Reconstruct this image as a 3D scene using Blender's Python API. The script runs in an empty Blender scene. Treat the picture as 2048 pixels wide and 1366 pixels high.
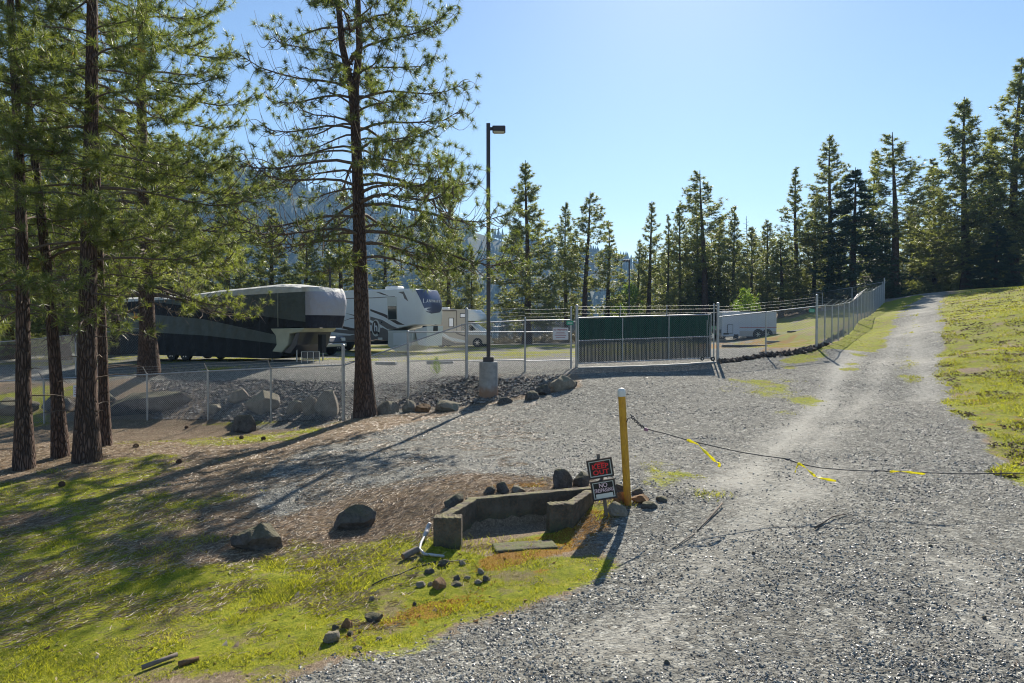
import bpy, bmesh, math, random
import numpy as np
from mathutils import Vector, Matrix

# ------------------------------------------------------------------ camera, sky, sun, exposure
S = bpy.context.scene
C = S.collection
CAMZ = 2.5
PITCH = math.atan(31 / 1365.0)
cam = bpy.data.cameras.new('camera')
cam.sensor_width = 36.0
cam.lens = 24.0
cam.clip_start = 0.05
cam.clip_end = 9000
camo = bpy.data.objects.new('camera', cam)
C.objects.link(camo)
camo.location = (0, 0, CAMZ)
camo.rotation_euler = (math.radians(90) - PITCH, 0, 0)
S.camera = camo

SUN_EL = math.radians(33)
SUN_AZ = math.atan2(0.24, 0.97)          # clockwise from +Y
world = bpy.data.worlds.new('World')
S.world = world
world.use_nodes = True
wn = world.node_tree
wn.nodes.clear()
sky = wn.nodes.new('ShaderNodeTexSky')
sky.sky_type = 'NISHITA'
sky.sun_disc = False
sky.sun_elevation = SUN_EL
sky.sun_rotation = SUN_AZ
sky.altitude = 400
sky.air_density = 1.15
sky.dust_density = 0.22
sky.ozone_density = 4.0
bg = wn.nodes.new('ShaderNodeBackground')
bg.inputs['Strength'].default_value = 0.07
wo = wn.nodes.new('ShaderNodeOutputWorld')
wn.links.new(sky.outputs[0], bg.inputs[0])
wn.links.new(bg.outputs[0], wo.inputs[0])

sl = bpy.data.lights.new('sun', 'SUN')
sl.energy = 5.0
sl.angle = math.radians(0.53)
sl.color = (1.0, 0.92, 0.80)
so = bpy.data.objects.new('sun', sl)
C.objects.link(so)
sd = Vector((math.sin(SUN_AZ) * math.cos(SUN_EL), math.cos(SUN_AZ) * math.cos(SUN_EL), math.sin(SUN_EL)))
so.rotation_euler = sd.to_track_quat('Z', 'Y').to_euler()
so.location = sd * 60

S.view_settings.view_transform = 'Standard'
S.view_settings.look = 'None'
S.view_settings.exposure = 1.0
S.view_settings.gamma = 1
S.view_settings.use_curve_mapping = False
S.cycles.max_bounces = 6
S.cycles.filter_width = 1.1
S.cycles.use_denoising = True
S.cycles.sample_clamp_direct = 3.0
S.cycles.sample_clamp_indirect = 3.0
S.cycles.diffuse_bounces = 3
S.cycles.glossy_bounces = 2
S.cycles.transmission_bounces = 4
S.cycles.transparent_max_bounces = 8
S.cycles.volume_bounces = 0
S.cycles.caustics_reflective = False
S.cycles.caustics_refractive = False

rnd = random.Random(7)
rng = np.random.default_rng(11)
PI = math.pi

# ------------------------------------------------------------------ helpers
F_ = 1365.0
ca, sa = math.cos(PITCH), math.sin(PITCH)

def W(px, py, D):
    """the point D metres ahead of the photographer seen at (px,py)"""
    cx, cy = (px - 1024) / F_, (683 - py) / F_
    dy = ca + cy * sa
    dz = -sa + cy * ca
    t = D / dy
    return Vector((cx * t, D, CAMZ + dz * t))

def vnoise(x, y, seed=0):
    x = np.asarray(x, float); y = np.asarray(y, float)
    xi = np.floor(x).astype(np.int64); yi = np.floor(y).astype(np.int64)
    xf = x - xi; yf = y - yi
    def h(a, b):
        n = (a * 374761393 + b * 668265263 + seed * 974634777) & 0xffffffff
        n = ((n ^ (n >> 13)) * 1274126177) & 0xffffffff
        return ((n ^ (n >> 16)) & 0xffff) / 65535.0
    u = xf * xf * (3 - 2 * xf); v = yf * yf * (3 - 2 * yf)
    return (h(xi, yi) * (1 - u) + h(xi + 1, yi) * u) * (1 - v) + (h(xi, yi + 1) * (1 - u) + h(xi + 1, yi + 1) * u) * v

def fbm(x, y, seed=0, octs=4):
    s = 0; a = 0.5; t = 0
    for k in range(octs):
        s = s + a * vnoise(x * 2 ** k + 17 * k, y * 2 ** k - 9 * k, seed + k); t += a; a *= 0.5
    return s / t

# ---- the lie of the land: surveyed spots, smoothly interpolated
spots_px = [
 (1300,1366,4.7),(2048,1366,4.7),(1700,1366,4.7),(1000,1366,4.8),(700,1366,4.95),(0,1366,5.4),(350,1366,5.15),(2400,1366,4.7),
 (1250,1130,7.2),(1600,1100,7.4),(2048,1100,7.5),(2500,1100,7.4),(1256,1005,9.3),(1560,1000,9.55),(2048,1000,9.6),(2600,1000,9.3),
 (1560,900,13.2),(1850,900,13.0),(2048,900,12.8),(1300,800,19.3),(1600,800,19.3),(1850,800,19.0),
 (1153,735,25.5),(1300,731,26.1),(1435,724,26.8),(1633,697,29.3),(1531,712,28.0),(1750,720,27.0),(1880,720,26.8),
 (1767,606,65),(1700,645,45),(1830,650,38.5),(1830,610,54),(1835,589,66),(1900,602,52),
 (2048,800,17.0),(2048,700,24),(2048,620,34),(2048,577,50),(1960,583,57),(1960,700,25),(2500,700,22),(2500,600,34),
 (1583,632,78),(1700,618,67),(1500,678,56),(1560,690,45),(1620,668,46),(1300,703,40),(1300,690,55),(1000,691,58),(1000,702,48),
 (850,722,34),(600,722,34),(350,724,36),(100,712,44),(700,706,44),(940,694,58),(1150,684,78),(1350,680,80),(700,688,70),(300,690,66),
 (1050,742,24.6),(931,752,23.6),(816,790,23.0),(686,843,21.5),(541,842,22.5),(414,842,23),(293,841,23.5),(86,848,24),(-100,852,24.5),
 (700,757,25.5),(541,752,26.5),(414,748,28),(600,795,23.8),(450,800,24.4),(293,748,28.5),(80,800,27),(60,745,34),(-200,745,34),
 (735,832,20.0),(977,790,22.0),(1080,772,22.3),(1150,768,21.6),(850,825,20.2),
 (180,922,14.0),(55,935,13.5),(205,890,15.5),(-200,940,13.5),(450,900,15.5),(700,900,14.3),(950,900,13.8),(1150,900,13.6),
 (500,1085,8.6),(715,1045,9.3),(250,1050,9.5),(0,1100,8.7),(300,1200,7.0),(700,1200,6.75),(660,1135,7.7),(1000,1200,6.6),(820,1110,7.75),
 (-400,1200,7.2),(1000,975,9.75),(1140,972,9.9),(900,1000,9.3),(840,1060,8.6),(1195,1030,9.0),(1100,1080,8.3)]
spots_w = [(0,-4,0.05),(8,-4,0.1),(-8,-4,-0.2),(0,-20,0.2),(20,-20,0.4),(-20,-20,-0.4),(-30,5,-0.6),(-60,20,-1.2),(30,10,1.5),(60,30,5),
 (90,70,7.5),(60,95,6.2),(45,80,5.9),(40,95,5.6),(20,100,2.0),(0,105,-1.2),(-30,95,-2.5),(-60,90,-4),(-60,60,-2.4),(-60,40,-1.5),(-100,60,-4),
 (0,160,-9),(-80,160,-16),(60,170,2),(140,150,8),(0,320,-24),(-250,320,-40),(250,320,2),(-300,100,-20),(300,60,18),
 (0,700,-30),(-600,700,-40),(600,700,-5),(0,1500,-30),(-1200,1500,-40),(1200,1500,-10),(-900,0,-20),(900,0,20),(0,-500,-5),(700,-500,5),(-700,-500,-10)]
pts = [tuple(W(*s)) for s in spots_px] + spots_w
P_ = np.array(pts)
def _ker(r2): return np.sqrt(r2 + 1.2 ** 2)
_d2 = ((P_[:, None, :2] - P_[None, :, :2]) ** 2).sum(-1)
_n = len(P_)
_A = np.zeros((_n + 1, _n + 1)); _A[:_n, :_n] = _ker(_d2) - 0.02 * np.eye(_n); _A[:_n, _n] = 1; _A[_n, :_n] = 1
_w = np.linalg.solve(_A, np.append(P_[:, 2], 0))

# concrete basin corners (plan): front left, back left, back right, front right
BAS = [(-0.80, 8.02), (-0.46, 8.90), (1.02, 9.45), (0.66, 8.70)]
BAS_TOP = CAMZ - 2.27
def seg_dist(x, y, a, b):
    ax, ay = a; bx, by = b
    dx, dy = bx - ax, by - ay
    t = np.clip(((x - ax) * dx + (y - ay) * dy) / (dx * dx + dy * dy), 0, 1)
    return np.hypot(x - ax - t * dx, y - ay - t * dy)
def inside(x, y, poly):
    r = np.zeros(np.shape(x), bool)
    n = len(poly)
    for i in range(n):
        x0, y0 = poly[i]; x1, y1 = poly[(i + 1) % n]
        c = ((y0 > y) != (y1 > y))
        with np.errstate(divide='ignore', invalid='ignore'):
            xi = (x1 - x0) * (y - y0) / ((y1 - y0) if y1 != y0 else 1e-9) + x0
        r ^= c & (x < xi)
    return r
def sdist(x, y, poly):
    d = np.full(np.shape(x), 1e9)
    for i in range(len(poly)):
        d = np.minimum(d, seg_dist(x, y, poly[i], poly[(i + 1) % len(poly)]))
    return np.where(inside(x, y, poly), d, -d)

def Hn(x, y):
    x = np.asarray(x, float); y = np.asarray(y, float)
    sh = x.shape; xf = x.ravel(); yf = y.ravel()
    out = np.full(xf.shape, _w[_n])
    for i in range(_n):
        out += _w[i] * _ker((xf - P_[i, 0]) ** 2 + (yf - P_[i, 1]) ** 2)
    near = np.clip(1 - np.hypot(xf, yf) / 120, 0, 1)
    out += near * (0.10 * (fbm(xf * 0.5, yf * 0.5, 3) - .5) + 0.05 * (fbm(xf * 2.2, yf * 2.2, 8, 3) - .5))
    # eroded ledge above the ditch at left
    # basin pit
    sdp = sdist(xf, yf, [BAS[0], BAS[1], BAS[2], BAS[3], (0.30, 8.25), (-0.3, 7.7)])
    pit = CAMZ - 2.64
    k = np.clip(sdp / 0.07 + 0.6, 0, 1)
    out = out * (1 - k) + np.minimum(out, pit) * k
    return out.reshape(sh)
def H(x, y): return float(Hn(np.array([x]), np.array([y]))[0])

def at(px, py, dmax=140.0):
    """where the sight line through (px,py) meets the ground"""
    d = np.linspace(2.0, dmax, 900)
    p = W(px, py, 1.0); dz = p.z - CAMZ
    g = Hn(p.x * d, d); z = CAMZ + dz * d
    k = np.nonzero(z <= g)[0]
    if len(k) == 0: return Vector((p.x * dmax, dmax, float(g[-1])))
    i = max(1, k[0])
    a0, a1 = z[i - 1] - g[i - 1], z[i] - g[i]
    D = d[i - 1] + (d[i] - d[i - 1]) * a0 / (a0 - a1 + 1e-9)
    return Vector((p.x * D, D, H(p.x * D, D)))
def onground(px, D):
    x = (px - 1024) / F_ * D / 1.0
    return Vector((x, D, H(x, D)))

# ------------------------------------------------------------------ mesh helpers
def tag(o, label=None, cat=None, group=None, kind=None):
    if label: o['label'] = label
    if cat: o['category'] = cat
    if group: o['group'] = group
    if kind: o['kind'] = kind
    return o
def thing(name, label, cat, loc=(0, 0, 0), rotz=0, group=None):
    o = bpy.data.objects.new(name, None)
    C.objects.link(o)
    o.empty_display_size = 0.2
    o.location = loc; o.rotation_euler = (0, 0, rotz)
    return tag(o, label, cat, group)
def link(name, me, parent=None):
    o = bpy.data.objects.new(name, me)
    C.objects.link(o)
    if parent: o.parent = parent
    return o
def tri_mesh(name, V, T, mat, parent=None, smooth=False):
    me = bpy.data.meshes.new(name)
    V = np.ascontiguousarray(V, dtype=np.float32); T = np.ascontiguousarray(T, dtype=np.int32)
    me.vertices.add(len(V)); me.vertices.foreach_set('co', V.ravel())
    k = T.shape[1]
    me.loops.add(T.size); me.loops.foreach_set('vertex_index', T.ravel())
    me.polygons.add(len(T))
    me.polygons.foreach_set('loop_start', np.arange(0, T.size, k, dtype=np.int32))
    me.polygons.foreach_set('loop_total', np.full(len(T), k, dtype=np.int32))
    me.polygons.foreach_set('use_smooth', np.full(len(T), smooth))
    me.update(calc_edges=True)
    me.materials.append(mat)
    if name is None: return me
    return link(name, me, parent)

class MB:
    def __init__(s, off=(0, 0, 0)):
        s.v = []; s.f = []; s.off = Vector(off)
    def add(s, vs, fs):
        b = len(s.v); s.v += [Vector(v) for v in vs]; s.f += [[b + i for i in f] for f in fs]; return s
    def box(s, c, d, R=None):
        hx, hy, hz = d[0] / 2, d[1] / 2, d[2] / 2
        vs = [Vector((x, y, z)) for x in (-hx, hx) for y in (-hy, hy) for z in (-hz, hz)]
        if R is not None: vs = [R @ v for v in vs]
        return s.add([Vector(c) + v for v in vs], [(0, 1, 3, 2), (4, 6, 7, 5), (0, 4, 5, 1), (2, 3, 7, 6), (0, 2, 6, 4), (1, 5, 7, 3)])
    def tube(s, path, r, n=6, cap=True, phase=0.0):
        path = [Vector(p) for p in path]
        rs = r if isinstance(r, (list, tuple)) else [r] * len(path)
        b = len(s.v); u = None
        for i, p in enumerate(path):
            t = (path[min(i + 1, len(path) - 1)] - path[max(i - 1, 0)])
            if t.length < 1e-9: t = Vector((0, 0, 1))
            t.normalize()
            if u is None:
                u = t.orthogonal().normalized() if abs(t.z) < .9 else Vector((1, 0, 0))
                u = (u - t * u.dot(t)).normalized()
            else:
                u = (u - t * u.dot(t))
                u = u.normalized() if u.length > 1e-6 else t.orthogonal().normalized()
            w = t.cross(u)
            for k in range(n):
                a = 2 * PI * k / n + phase
                s.v.append(p + (u * math.cos(a) + w * math.sin(a)) * rs[i])
        for i in range(len(path) - 1):
            for k in range(n):
                k2 = (k + 1) % n
                s.f.append([b + i * n + k, b + i * n + k2, b + (i + 1) * n + k2, b + (i + 1) * n + k])
        if cap:
            s.f.append([b + k for k in range(n)][::-1]); s.f.append([b + (len(path) - 1) * n + k for k in range(n)])
        return s
    def extr(s, prof, y0, y1):
        """side outline (x,z) pushed from y0 to y1"""
        n = len(prof)
        vs = [(x, y0, z) for x, z in prof] + [(x, y1, z) for x, z in prof]
        fs = [list(range(n)), list(range(2 * n - 1, n - 1, -1))]
        for i in range(n):
            j = (i + 1) % n
            fs.append([i, i + n, j + n, j])
        return s.add(vs, fs)
    def lathe(s, prof, c=(0, 0, 0), n=16, axis='z'):
        b = len(s.v); c = Vector(c)
        for r, h in prof:
            for k in range(n):
                a = 2 * PI * k / n
                x, y = r * math.cos(a), r * math.sin(a)
                v = Vector((x, y, h)) if axis == 'z' else Vector((x, h, y))
                s.v.append(c + v)
        m = len(prof)
        for i in range(m - 1):
            for k in range(n):
                k2 = (k + 1) % n
                s.f.append([b + i * n + k, b + i * n + k2, b + (i + 1) * n + k2, b + (i + 1) * n + k])
        s.f.append([b + k for k in range(n)][::-1]); s.f.append([b + (m - 1) * n + k for k in range(n)])
        return s
    def build(s, name, mat, parent=None, smooth=False, bevel=0, seg=2, kind=None, auto=None):
        me = bpy.data.meshes.new(name)
        me.from_pydata([tuple(v - s.off) for v in s.v], [], s.f)
        bm = bmesh.new(); bm.from_mesh(me)
        bmesh.ops.recalc_face_normals(bm, faces=bm.faces)
        if auto:
            for e in bm.edges:
                if len(e.link_faces) == 2 and e.calc_face_angle(0) > auto: e.smooth = False
        bm.to_mesh(me); bm.free()
        if smooth or auto:
            me.polygons.foreach_set('use_smooth', [True] * len(me.polygons))
        me.materials.append(mat)
        o = link(name, me, parent)
        if bevel:
            md = o.modifiers.new('bevel', 'BEVEL'); md.width = bevel; md.segments = seg; md.limit_method = 'ANGLE'; md.angle_limit = math.radians(35)
        if kind: o['kind'] = kind
        return o

def text(name, body, mat, parent, loc, rot, size, extrude=0.001, bold=0.0, sx=1.0, align='CENTER', space=1.0, linesp=1.0):
    cu = bpy.data.curves.new(name, 'FONT')
    cu.body = body; cu.size = size; cu.extrude = extrude; cu.offset = bold
    cu.align_x = align; cu.align_y = 'CENTER'; cu.space_character = space; cu.space_line = linesp
    cu.resolution_u = 3
    tmp = bpy.data.objects.new(name, cu)
    me = bpy.data.meshes.new_from_object(tmp)
    bpy.data.objects.remove(tmp); me.materials.clear(); me.materials.append(mat)
    o = link(name, me, parent)
    o.location = loc; o.rotation_euler = rot; o.scale = (sx, 1, 1)
    return o

# ------------------------------------------------------------------ materials
class NT:
    def __init__(s, name):
        s.m = bpy.data.materials.new(name); s.m.use_nodes = True
        s.t = s.m.node_tree; s.t.nodes.clear()
        s.out = s.n('ShaderNodeOutputMaterial')
    def n(s, typ, **kw):
        nd = s.t.nodes.new(typ)
        for k, v in kw.items(): setattr(nd, k, v)
        return nd
    def l(s, a, b): s.t.links.new(a, b)
    def put(s, sock, v):
        if hasattr(v, 'is_output') or isinstance(v, bpy.types.NodeSocket): s.l(v, sock)
        elif isinstance(v, (tuple, list)) and len(v) == 3 and sock.type == 'RGBA': sock.default_value = (*v, 1)
        else: sock.default_value = v
    def math(s, op, a, b=0.0, c=None, clamp=False):
        nd = s.n('ShaderNodeMath', operation=op); nd.use_clamp = clamp
        s.put(nd.inputs[0], a); s.put(nd.inputs[1], b)
        if c is not None: s.put(nd.inputs[2], c)
        return nd.outputs[0]
    def mix(s, f, a, b, mode='MIX'):
        nd = s.n('ShaderNodeMix', data_type='RGBA', blend_type=mode)
        s.put(nd.inputs[0], f); s.put(nd.inputs[6], a); s.put(nd.inputs[7], b)
        return nd.outputs[2]
    def ramp(s, f, stops, interp='LINEAR'):
        nd = s.n('ShaderNodeValToRGB'); cr = nd.color_ramp; cr.interpolation = interp
        while len(cr.elements) < len(stops): cr.elements.new(0.5)
        for e, (p, c) in zip(cr.elements, stops):
            e.position = p; e.color = (*c, 1) if isinstance(c, (tuple, list)) else (c, c, c, 1)
        s.put(nd.inputs[0], f); return nd.outputs[0]
    def noise(s, vec, scale, detail=4, rough=.55, dist=0):
        nd = s.n('ShaderNodeTexNoise'); nd.inputs['Scale'].default_value = scale; nd.inputs['Detail'].default_value = detail
        nd.inputs['Roughness'].default_value = rough; nd.inputs['Distortion'].default_value = dist
        if vec is not None: s.l(vec, nd.inputs['Vector'])
        return nd.outputs[0]
    def mapr(s, v, a, b, c=0.0, d=1.0, smooth=False):
        nd = s.n('ShaderNodeMapRange'); nd.clamp = True
        if smooth: nd.interpolation_type = 'SMOOTHSTEP'
        s.put(nd.inputs[0], v); s.put(nd.inputs[1], a); s.put(nd.inputs[2], b); s.put(nd.inputs[3], c); s.put(nd.inputs[4], d)
        return nd.outputs[0]
    def obj(s): return s.n('ShaderNodeTexCoord').outputs['Object']
    def xyz(s, v):
        nd = s.n('ShaderNodeSeparateXYZ'); s.l(v, nd.inputs[0]); return nd.outputs
    def mapping(s, v, sc=(1, 1, 1), rot=(0, 0, 0)):
        nd = s.n('ShaderNodeMapping'); s.l(v, nd.inputs[0]); nd.inputs['Scale'].default_value = sc; nd.inputs['Rotation'].default_value = rot; return nd.outputs[0]
    def bsdf(s, col, rough=.6, metal=0.0, spec=.5, bump=None, bdist=.01, bstr=1.0):
        p = s.n('ShaderNodeBsdfPrincipled')
        s.put(p.inputs['Base Color'], col); s.put(p.inputs['Roughness'], rough); s.put(p.inputs['Metallic'], metal)
        p.inputs['Specular IOR Level'].default_value = spec
        if bump is not None:
            b = s.n('ShaderNodeBump'); b.inputs['Distance'].default_value = bdist; b.inputs['Strength'].default_value = bstr
            s.l(bump, b.inputs['Height']); s.l(b.outputs[0], p.inputs['Normal'])
        s.p = p
        return p
    def done(s, sh): s.l(sh.outputs[0] if hasattr(sh, 'outputs') else sh, s.out.inputs[0]); return s.m

def mat(name, c1, c2=None, scale=6, rough=.6, metal=0, spec=.5, bumpd=.003, bscale=None, det=5):
    t = NT(name); o = t.obj()
    n = t.noise(o, scale, det, .6)
    col = t.ramp(n, [(.3, c1), (.7, c2 or tuple(x * .8 for x in c1))])
    b = t.noise(o, bscale or scale * 4, 4)
    return t.done(t.bsdf(col, rough, metal, spec, b, bumpd))

M = {}
M['galv'] = mat('galvanised_steel', (.42, .43, .44), (.30, .31, .33), 9, .42, .75, .5, .001)
M['wire'] = mat('fence_wire', (.36, .37, .38), (.26, .27, .28), 9, .5, .35, .5, .0005)
M['bark'] = None
def bark():
    t = NT('pine_bark'); o = t.obj()
    m = t.mapping(o, (1, 1, .2))
    v = t.n('ShaderNodeTexVoronoi', feature='DISTANCE_TO_EDGE'); v.inputs['Scale'].default_value = 24
    nz = t.noise(m, 9, 5, .6)
    mm = t.n('ShaderNodeVectorMath', operation='ADD'); t.l(m, mm.inputs[0])
    sc = t.n('ShaderNodeVectorMath', operation='SCALE'); sc.inputs['Scale'].default_value = .05
    nn = t.n('ShaderNodeTexNoise'); nn.inputs['Scale'].default_value = 9; t.l(m, nn.inputs['Vector'])
    t.l(nn.outputs['Color'], sc.inputs[0]); t.l(sc.outputs[0], mm.inputs[1]); t.l(mm.outputs[0], v.inputs['Vector'])
    e = t.mapr(v.outputs['Distance'], 0, .22)
    plate = t.ramp(nz, [(.25, (.085, .050, .036)), (.5, (.15, .092, .066)), (.75, (.21, .15, .12))])
    big = t.noise(o, .9, 3)
    plate = t.mix(t.mapr(big, .4, .7), plate, (.13, .10, .085))
    col = t.mix(e, (.055, .037, .029), plate)
    h = t.math('ADD', e, t.math('MULTIPLY', nz, .5))
    return t.done(t.bsdf(col, .9, 0, .2, h, .035))
M['bark'] = bark()
M['twig'] = mat('twig_bark', (.10, .075, .06), (.17, .14, .11), 14, .85, 0, .2, .004)

def needles(name, a, b, trans=.35, dead=.02):
    t = NT(name)
    g = t.n('ShaderNodeNewGeometry')
    o = t.obj()
    n = t.noise(o, 1.1, 3, .6)
    f = t.math('ADD', t.math('MULTIPLY', n, .7), t.math('MULTIPLY', g.outputs['Random Per Island'], .35))
    col = t.ramp(f, [(.25, a), (.75, b)])
    if dead:
        col = t.mix(t.mapr(t.noise(o, 2.3, 2), .735 - dead, .76 - dead), col, (.24, .12, .05))
    d = t.n('ShaderNodeBsdfPrincipled'); t.put(d.inputs['Base Color'], col); d.inputs['Roughness'].default_value = .42
    d.inputs['Specular IOR Level'].default_value = .7
    tr = t.n('ShaderNodeBsdfTranslucent')
    tc = t.mix(1.0, col, (1.45, 1.5, .6), 'MULTIPLY'); t.l(tc, tr.inputs[0])
    mx = t.n('ShaderNodeMixShader'); mx.inputs[0].default_value = trans
    t.l(d.outputs[0], mx.inputs[1]); t.l(tr.outputs[0], mx.inputs[2])
    return t.done(mx)
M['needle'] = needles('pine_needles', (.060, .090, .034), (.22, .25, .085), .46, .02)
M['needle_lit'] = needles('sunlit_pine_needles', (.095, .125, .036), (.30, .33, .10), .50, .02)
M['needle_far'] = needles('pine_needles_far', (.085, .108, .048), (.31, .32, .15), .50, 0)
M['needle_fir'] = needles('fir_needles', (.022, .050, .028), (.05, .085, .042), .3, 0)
M['needle_young'] = needles('young_pine_needles', (.10, .17, .03), (.22, .30, .06), .45, 0)
M['brush'] = needles('bare_brush_twigs', (.10, .085, .07), (.17, .145, .12), .2, 0)
M['forest'] = needles('mountain_forest_foliage', (.028, .042, .026), (.045, .062, .034), .1, 0)
# ------------------------------------------------------------------ ground
def P(*pl): return [tuple(at(a, b)[:2]) for a, b in pl]
ROAD = P((560,1366),(640,1340),(860,1285),(1000,1230),(1130,1190),(1250,1130),(1300,1085),(1262,1035),(1240,1000),(1190,965),(1050,948),(900,965),(800,950),
         (760,900),(860,855),(980,815),(1090,795),(1165,775),(1153,738),(1300,732),(1435,727),(1535,715),(1600,706),(1660,680),(1705,650),(1745,620),(1805,597),(1835,590)) \
     + [(35.5, 62), (36.5, 72), (42, 84), (47, 83), (42.5, 66)] + P((1882,592),(1884,640),(1886,700),(1898,780),(1940,850),(2010,905),(2120,960),(2300,1050)) \
     + [(9, 4), (9, -14), (-1.5, -14), (-1.9, 4)]
LOT = [(-6.2, 26.2), (-2.2, 25.0), (2.4, 26.2), (7.8, 27.4), (9.8, 28.6), (11.0, 31), (13.5, 38), (22, 52), (26, 62), (22, 74), (6, 80), (-20, 74), (-38, 62), (-44, 45), (-30, 36), (-17, 30.5), (-12, 27.6)]
DEF_GREEN = [   # polygon, strength, softness
 ([(13.3, 29.6), (22.6, 44.6), (35.3, 65), (37.3, 65), (25.0, 44.6), (15.8, 29.4)], 1.15, .5),
 (P((-900,1366),(560,1366),(640,1340),(860,1285),(1000,1230),(1130,1190),(1250,1130),(1190,1105),(1000,1130),(930,1105),(860,1085),(800,1080),(760,1110),(560,1120),(330,1120),(200,1150),(-900,1180)), 1.0, .35),
 (P((330,1120),(560,1110),(700,1120),(860,1060),(700,1070),(480,1090),(420,1060),(330,1080)), .55, .4),
 (P((-900,960),(40,960),(250,930),(470,905),(330,1000),(480,990),(330,1080),(420,1100),(200,1160),(-900,1200)), .60, .8),
 (P((140,925),(330,905),(500,905),(430,930),(220,970)), .35, .6),
 (P((200,890),(360,878),(560,860),(660,858),(600,880),(420,893)), .72, .5),
 (P((400,848),(560,838),(690,846),(560,856)), .7, .3),
 (P((0,860),(90,850),(180,770),(100,770),(-200,800)), .8, .8),
 (P((1175,1050),(1240,1010),(1170,1000),(1120,1050),(1000,1090),(1050,1110),(1160,1100)), .85, .2),
 (P((1270,905),(1330,905),(1420,960),(1330,985),(1270,960)), .42, .3),
 (P((930,985),(1010,975),(1100,960),(1120,975),(970,1000)), .55, .15),
 (P((1450,760),(1560,750),(1630,755),(1620,775),(1560,800),(1640,790),(1600,830),(1540,830),(1500,790),(1440,780)), .60, .7),
 (P((1690,740),(1712,740),(1720,715),(1730,680),(1700,690)), .9, .4),
 (P((1560,715),(1640,700),(1690,668),(1760,612),(1830,590),(1850,590),(1790,625),(1730,665),(1680,690),(1640,712),(1580,735)), 1.0, .6),
 (P((1690,700),(1740,665),(1800,612),(1840,592),(1815,625),(1760,680),(1710,720)), .52, .5),
 (P((1780,780),(1800,700),(1815,650),(1835,620),(1840,640),(1835,700),(1840,780)), .40, .5),
 (P((1884,592),(1886,700),(1898,780),(1945,850),(2048,925),(2400,1050)) + [(40, 12), (70, 30), (80, 60), (50, 60), (45, 68)], .70, .7),
 (P((1884,640),(1886,700),(1898,780),(1945,850),(2048,925),(2300,1000),(2300,930),(2048,840),(1960,790),(1930,720),(1920,640)), 1.0, .6),
 (P((1985,945),(2048,925),(2300,960),(2300,1010),(2048,985)), .9, .25),
 ([(13.2, 30), (22, 44), (33, 62), (36, 70), (33, 80), (28, 80), (24, 66), (17, 50), (13.0, 38), (10.8, 32)], .66, 1.0),
 ([(-30, 35), (8, 33), (14, 40), (20, 56), (-30, 60)], .43, 1.5),
 ([(-9, 33.4), (8, 31.5), (9, 33), (-9, 35)], .62, .6), ([(-12, 44), (12, 41), (14, 45), (-12, 49)], .72, 1.0), ([(-20, 55), (16, 52), (18, 60), (-20, 64)], .70, 1.5),
 ([(-24, 29), (-10, 28), (-9, 29.5), (-24, 31)], .5, .8),
]
DEF_MOSS = [   # orange brown moss
 (P((1175,1090),(1245,1020),(1175,1010),(1120,1055),(900,1140),(950,1160),(1080,1120)), .85, .15),
 (P((800,1215),(1060,1125),(1110,1140),(860,1240),(640,1290)), .55, .25),
 (P((870,985),(1110,960),(1100,975),(900,1005)), .5, .12),
 (P((1884,640),(1905,800),(1990,880),(2048,900),(2048,820),(1930,760)), .45, .5),
 ([(10.5, 28.8), (15, 33), (18, 44), (13, 40)], .55, .6),
 ([(8.5, 35), (16, 34), (22, 52), (14, 54)], .55, 1.0),
]
DEF_GRAVEL = [
 (P((560,1366),(640,1340),(860,1285),(1000,1230),(1130,1190),(1250,1130),(1180,1070),(1250,1015),(1190,965),(1050,955),(800,965),(640,1005),
    (560,1040),(480,1010),(520,950),(600,900),(700,880),(860,838),(930,815),(1165,775),(1153,738),(1435,727),(1600,706),(1690,690),(1760,650),(1800,620),(1830,590)) \
   + [(35, 66), (42, 84), (49, 80), (42.5, 66)] + P((1888,592),(1892,640),(1892,700),(1905,780),(1950,860),(2048,945),(2120,990),(2300,1050)) + [(9, 4), (9, -14), (-1.5, -14), (-1.9, 4)], 1.0, .4),
 (P((560,1040),(380,1020),(480,950),(560,900),(700,872),(930,835),(900,960)), .55, .6),
 ([(x * 1.05, y - 1.4 if y < 40 else y + 2) for x, y in LOT], 1.0, .8),
 (P((690,845),(930,815),(1010,800),(1160,770),(1130,745),(930,735),(700,735),(560,735),(300,735),(420,840)), .62, .3),
 ([(-7, 24.0), (4, 23.5), (4, 27), (-7, 28)], .9, .5),
]
DEF_DUST = [
 ([(2.6, 10.0), (8.0, 18.5), (14.6, 30), (22.6, 44), (32.8, 58), (38.0, 66), (38.8, 66), (33.8, 58), (23.7, 44), (15.5, 30), (8.8, 18.5), (3.6, 10.0)], .8, .5),
 ([(11.2, 19.0), (17.2, 30), (25.6, 44), (35.2, 58), (40.2, 66), (41.0, 66), (36.1, 58), (26.6, 44), (18.2, 30), (12.1, 19.0)], .75, .5),
 (P((1330,1150),(1560,960),(1640,920),(1700,930),(1560,1060),(1460,1160),(1300,1300),(1150,1300)), .75, .8),
 (P((1720,790),(1770,700),(1810,640),(1835,600),(1845,600),(1800,700),(1760,790),(1640,900),(1560,930)), .75, .7),
 (P((1835,790),(1850,700),(1858,640),(1862,600),(1872,600),(1876,700),(1876,800)), .75, .6),
 (P((1150,1290),(1500,1180),(1340,1240),(1200,1320),(1000,1340)), .5, .4),
 (P((1840,1100),(1900,1060),(2048,1200),(2048,1300),(1900,1240)), .45, .4),
]
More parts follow.
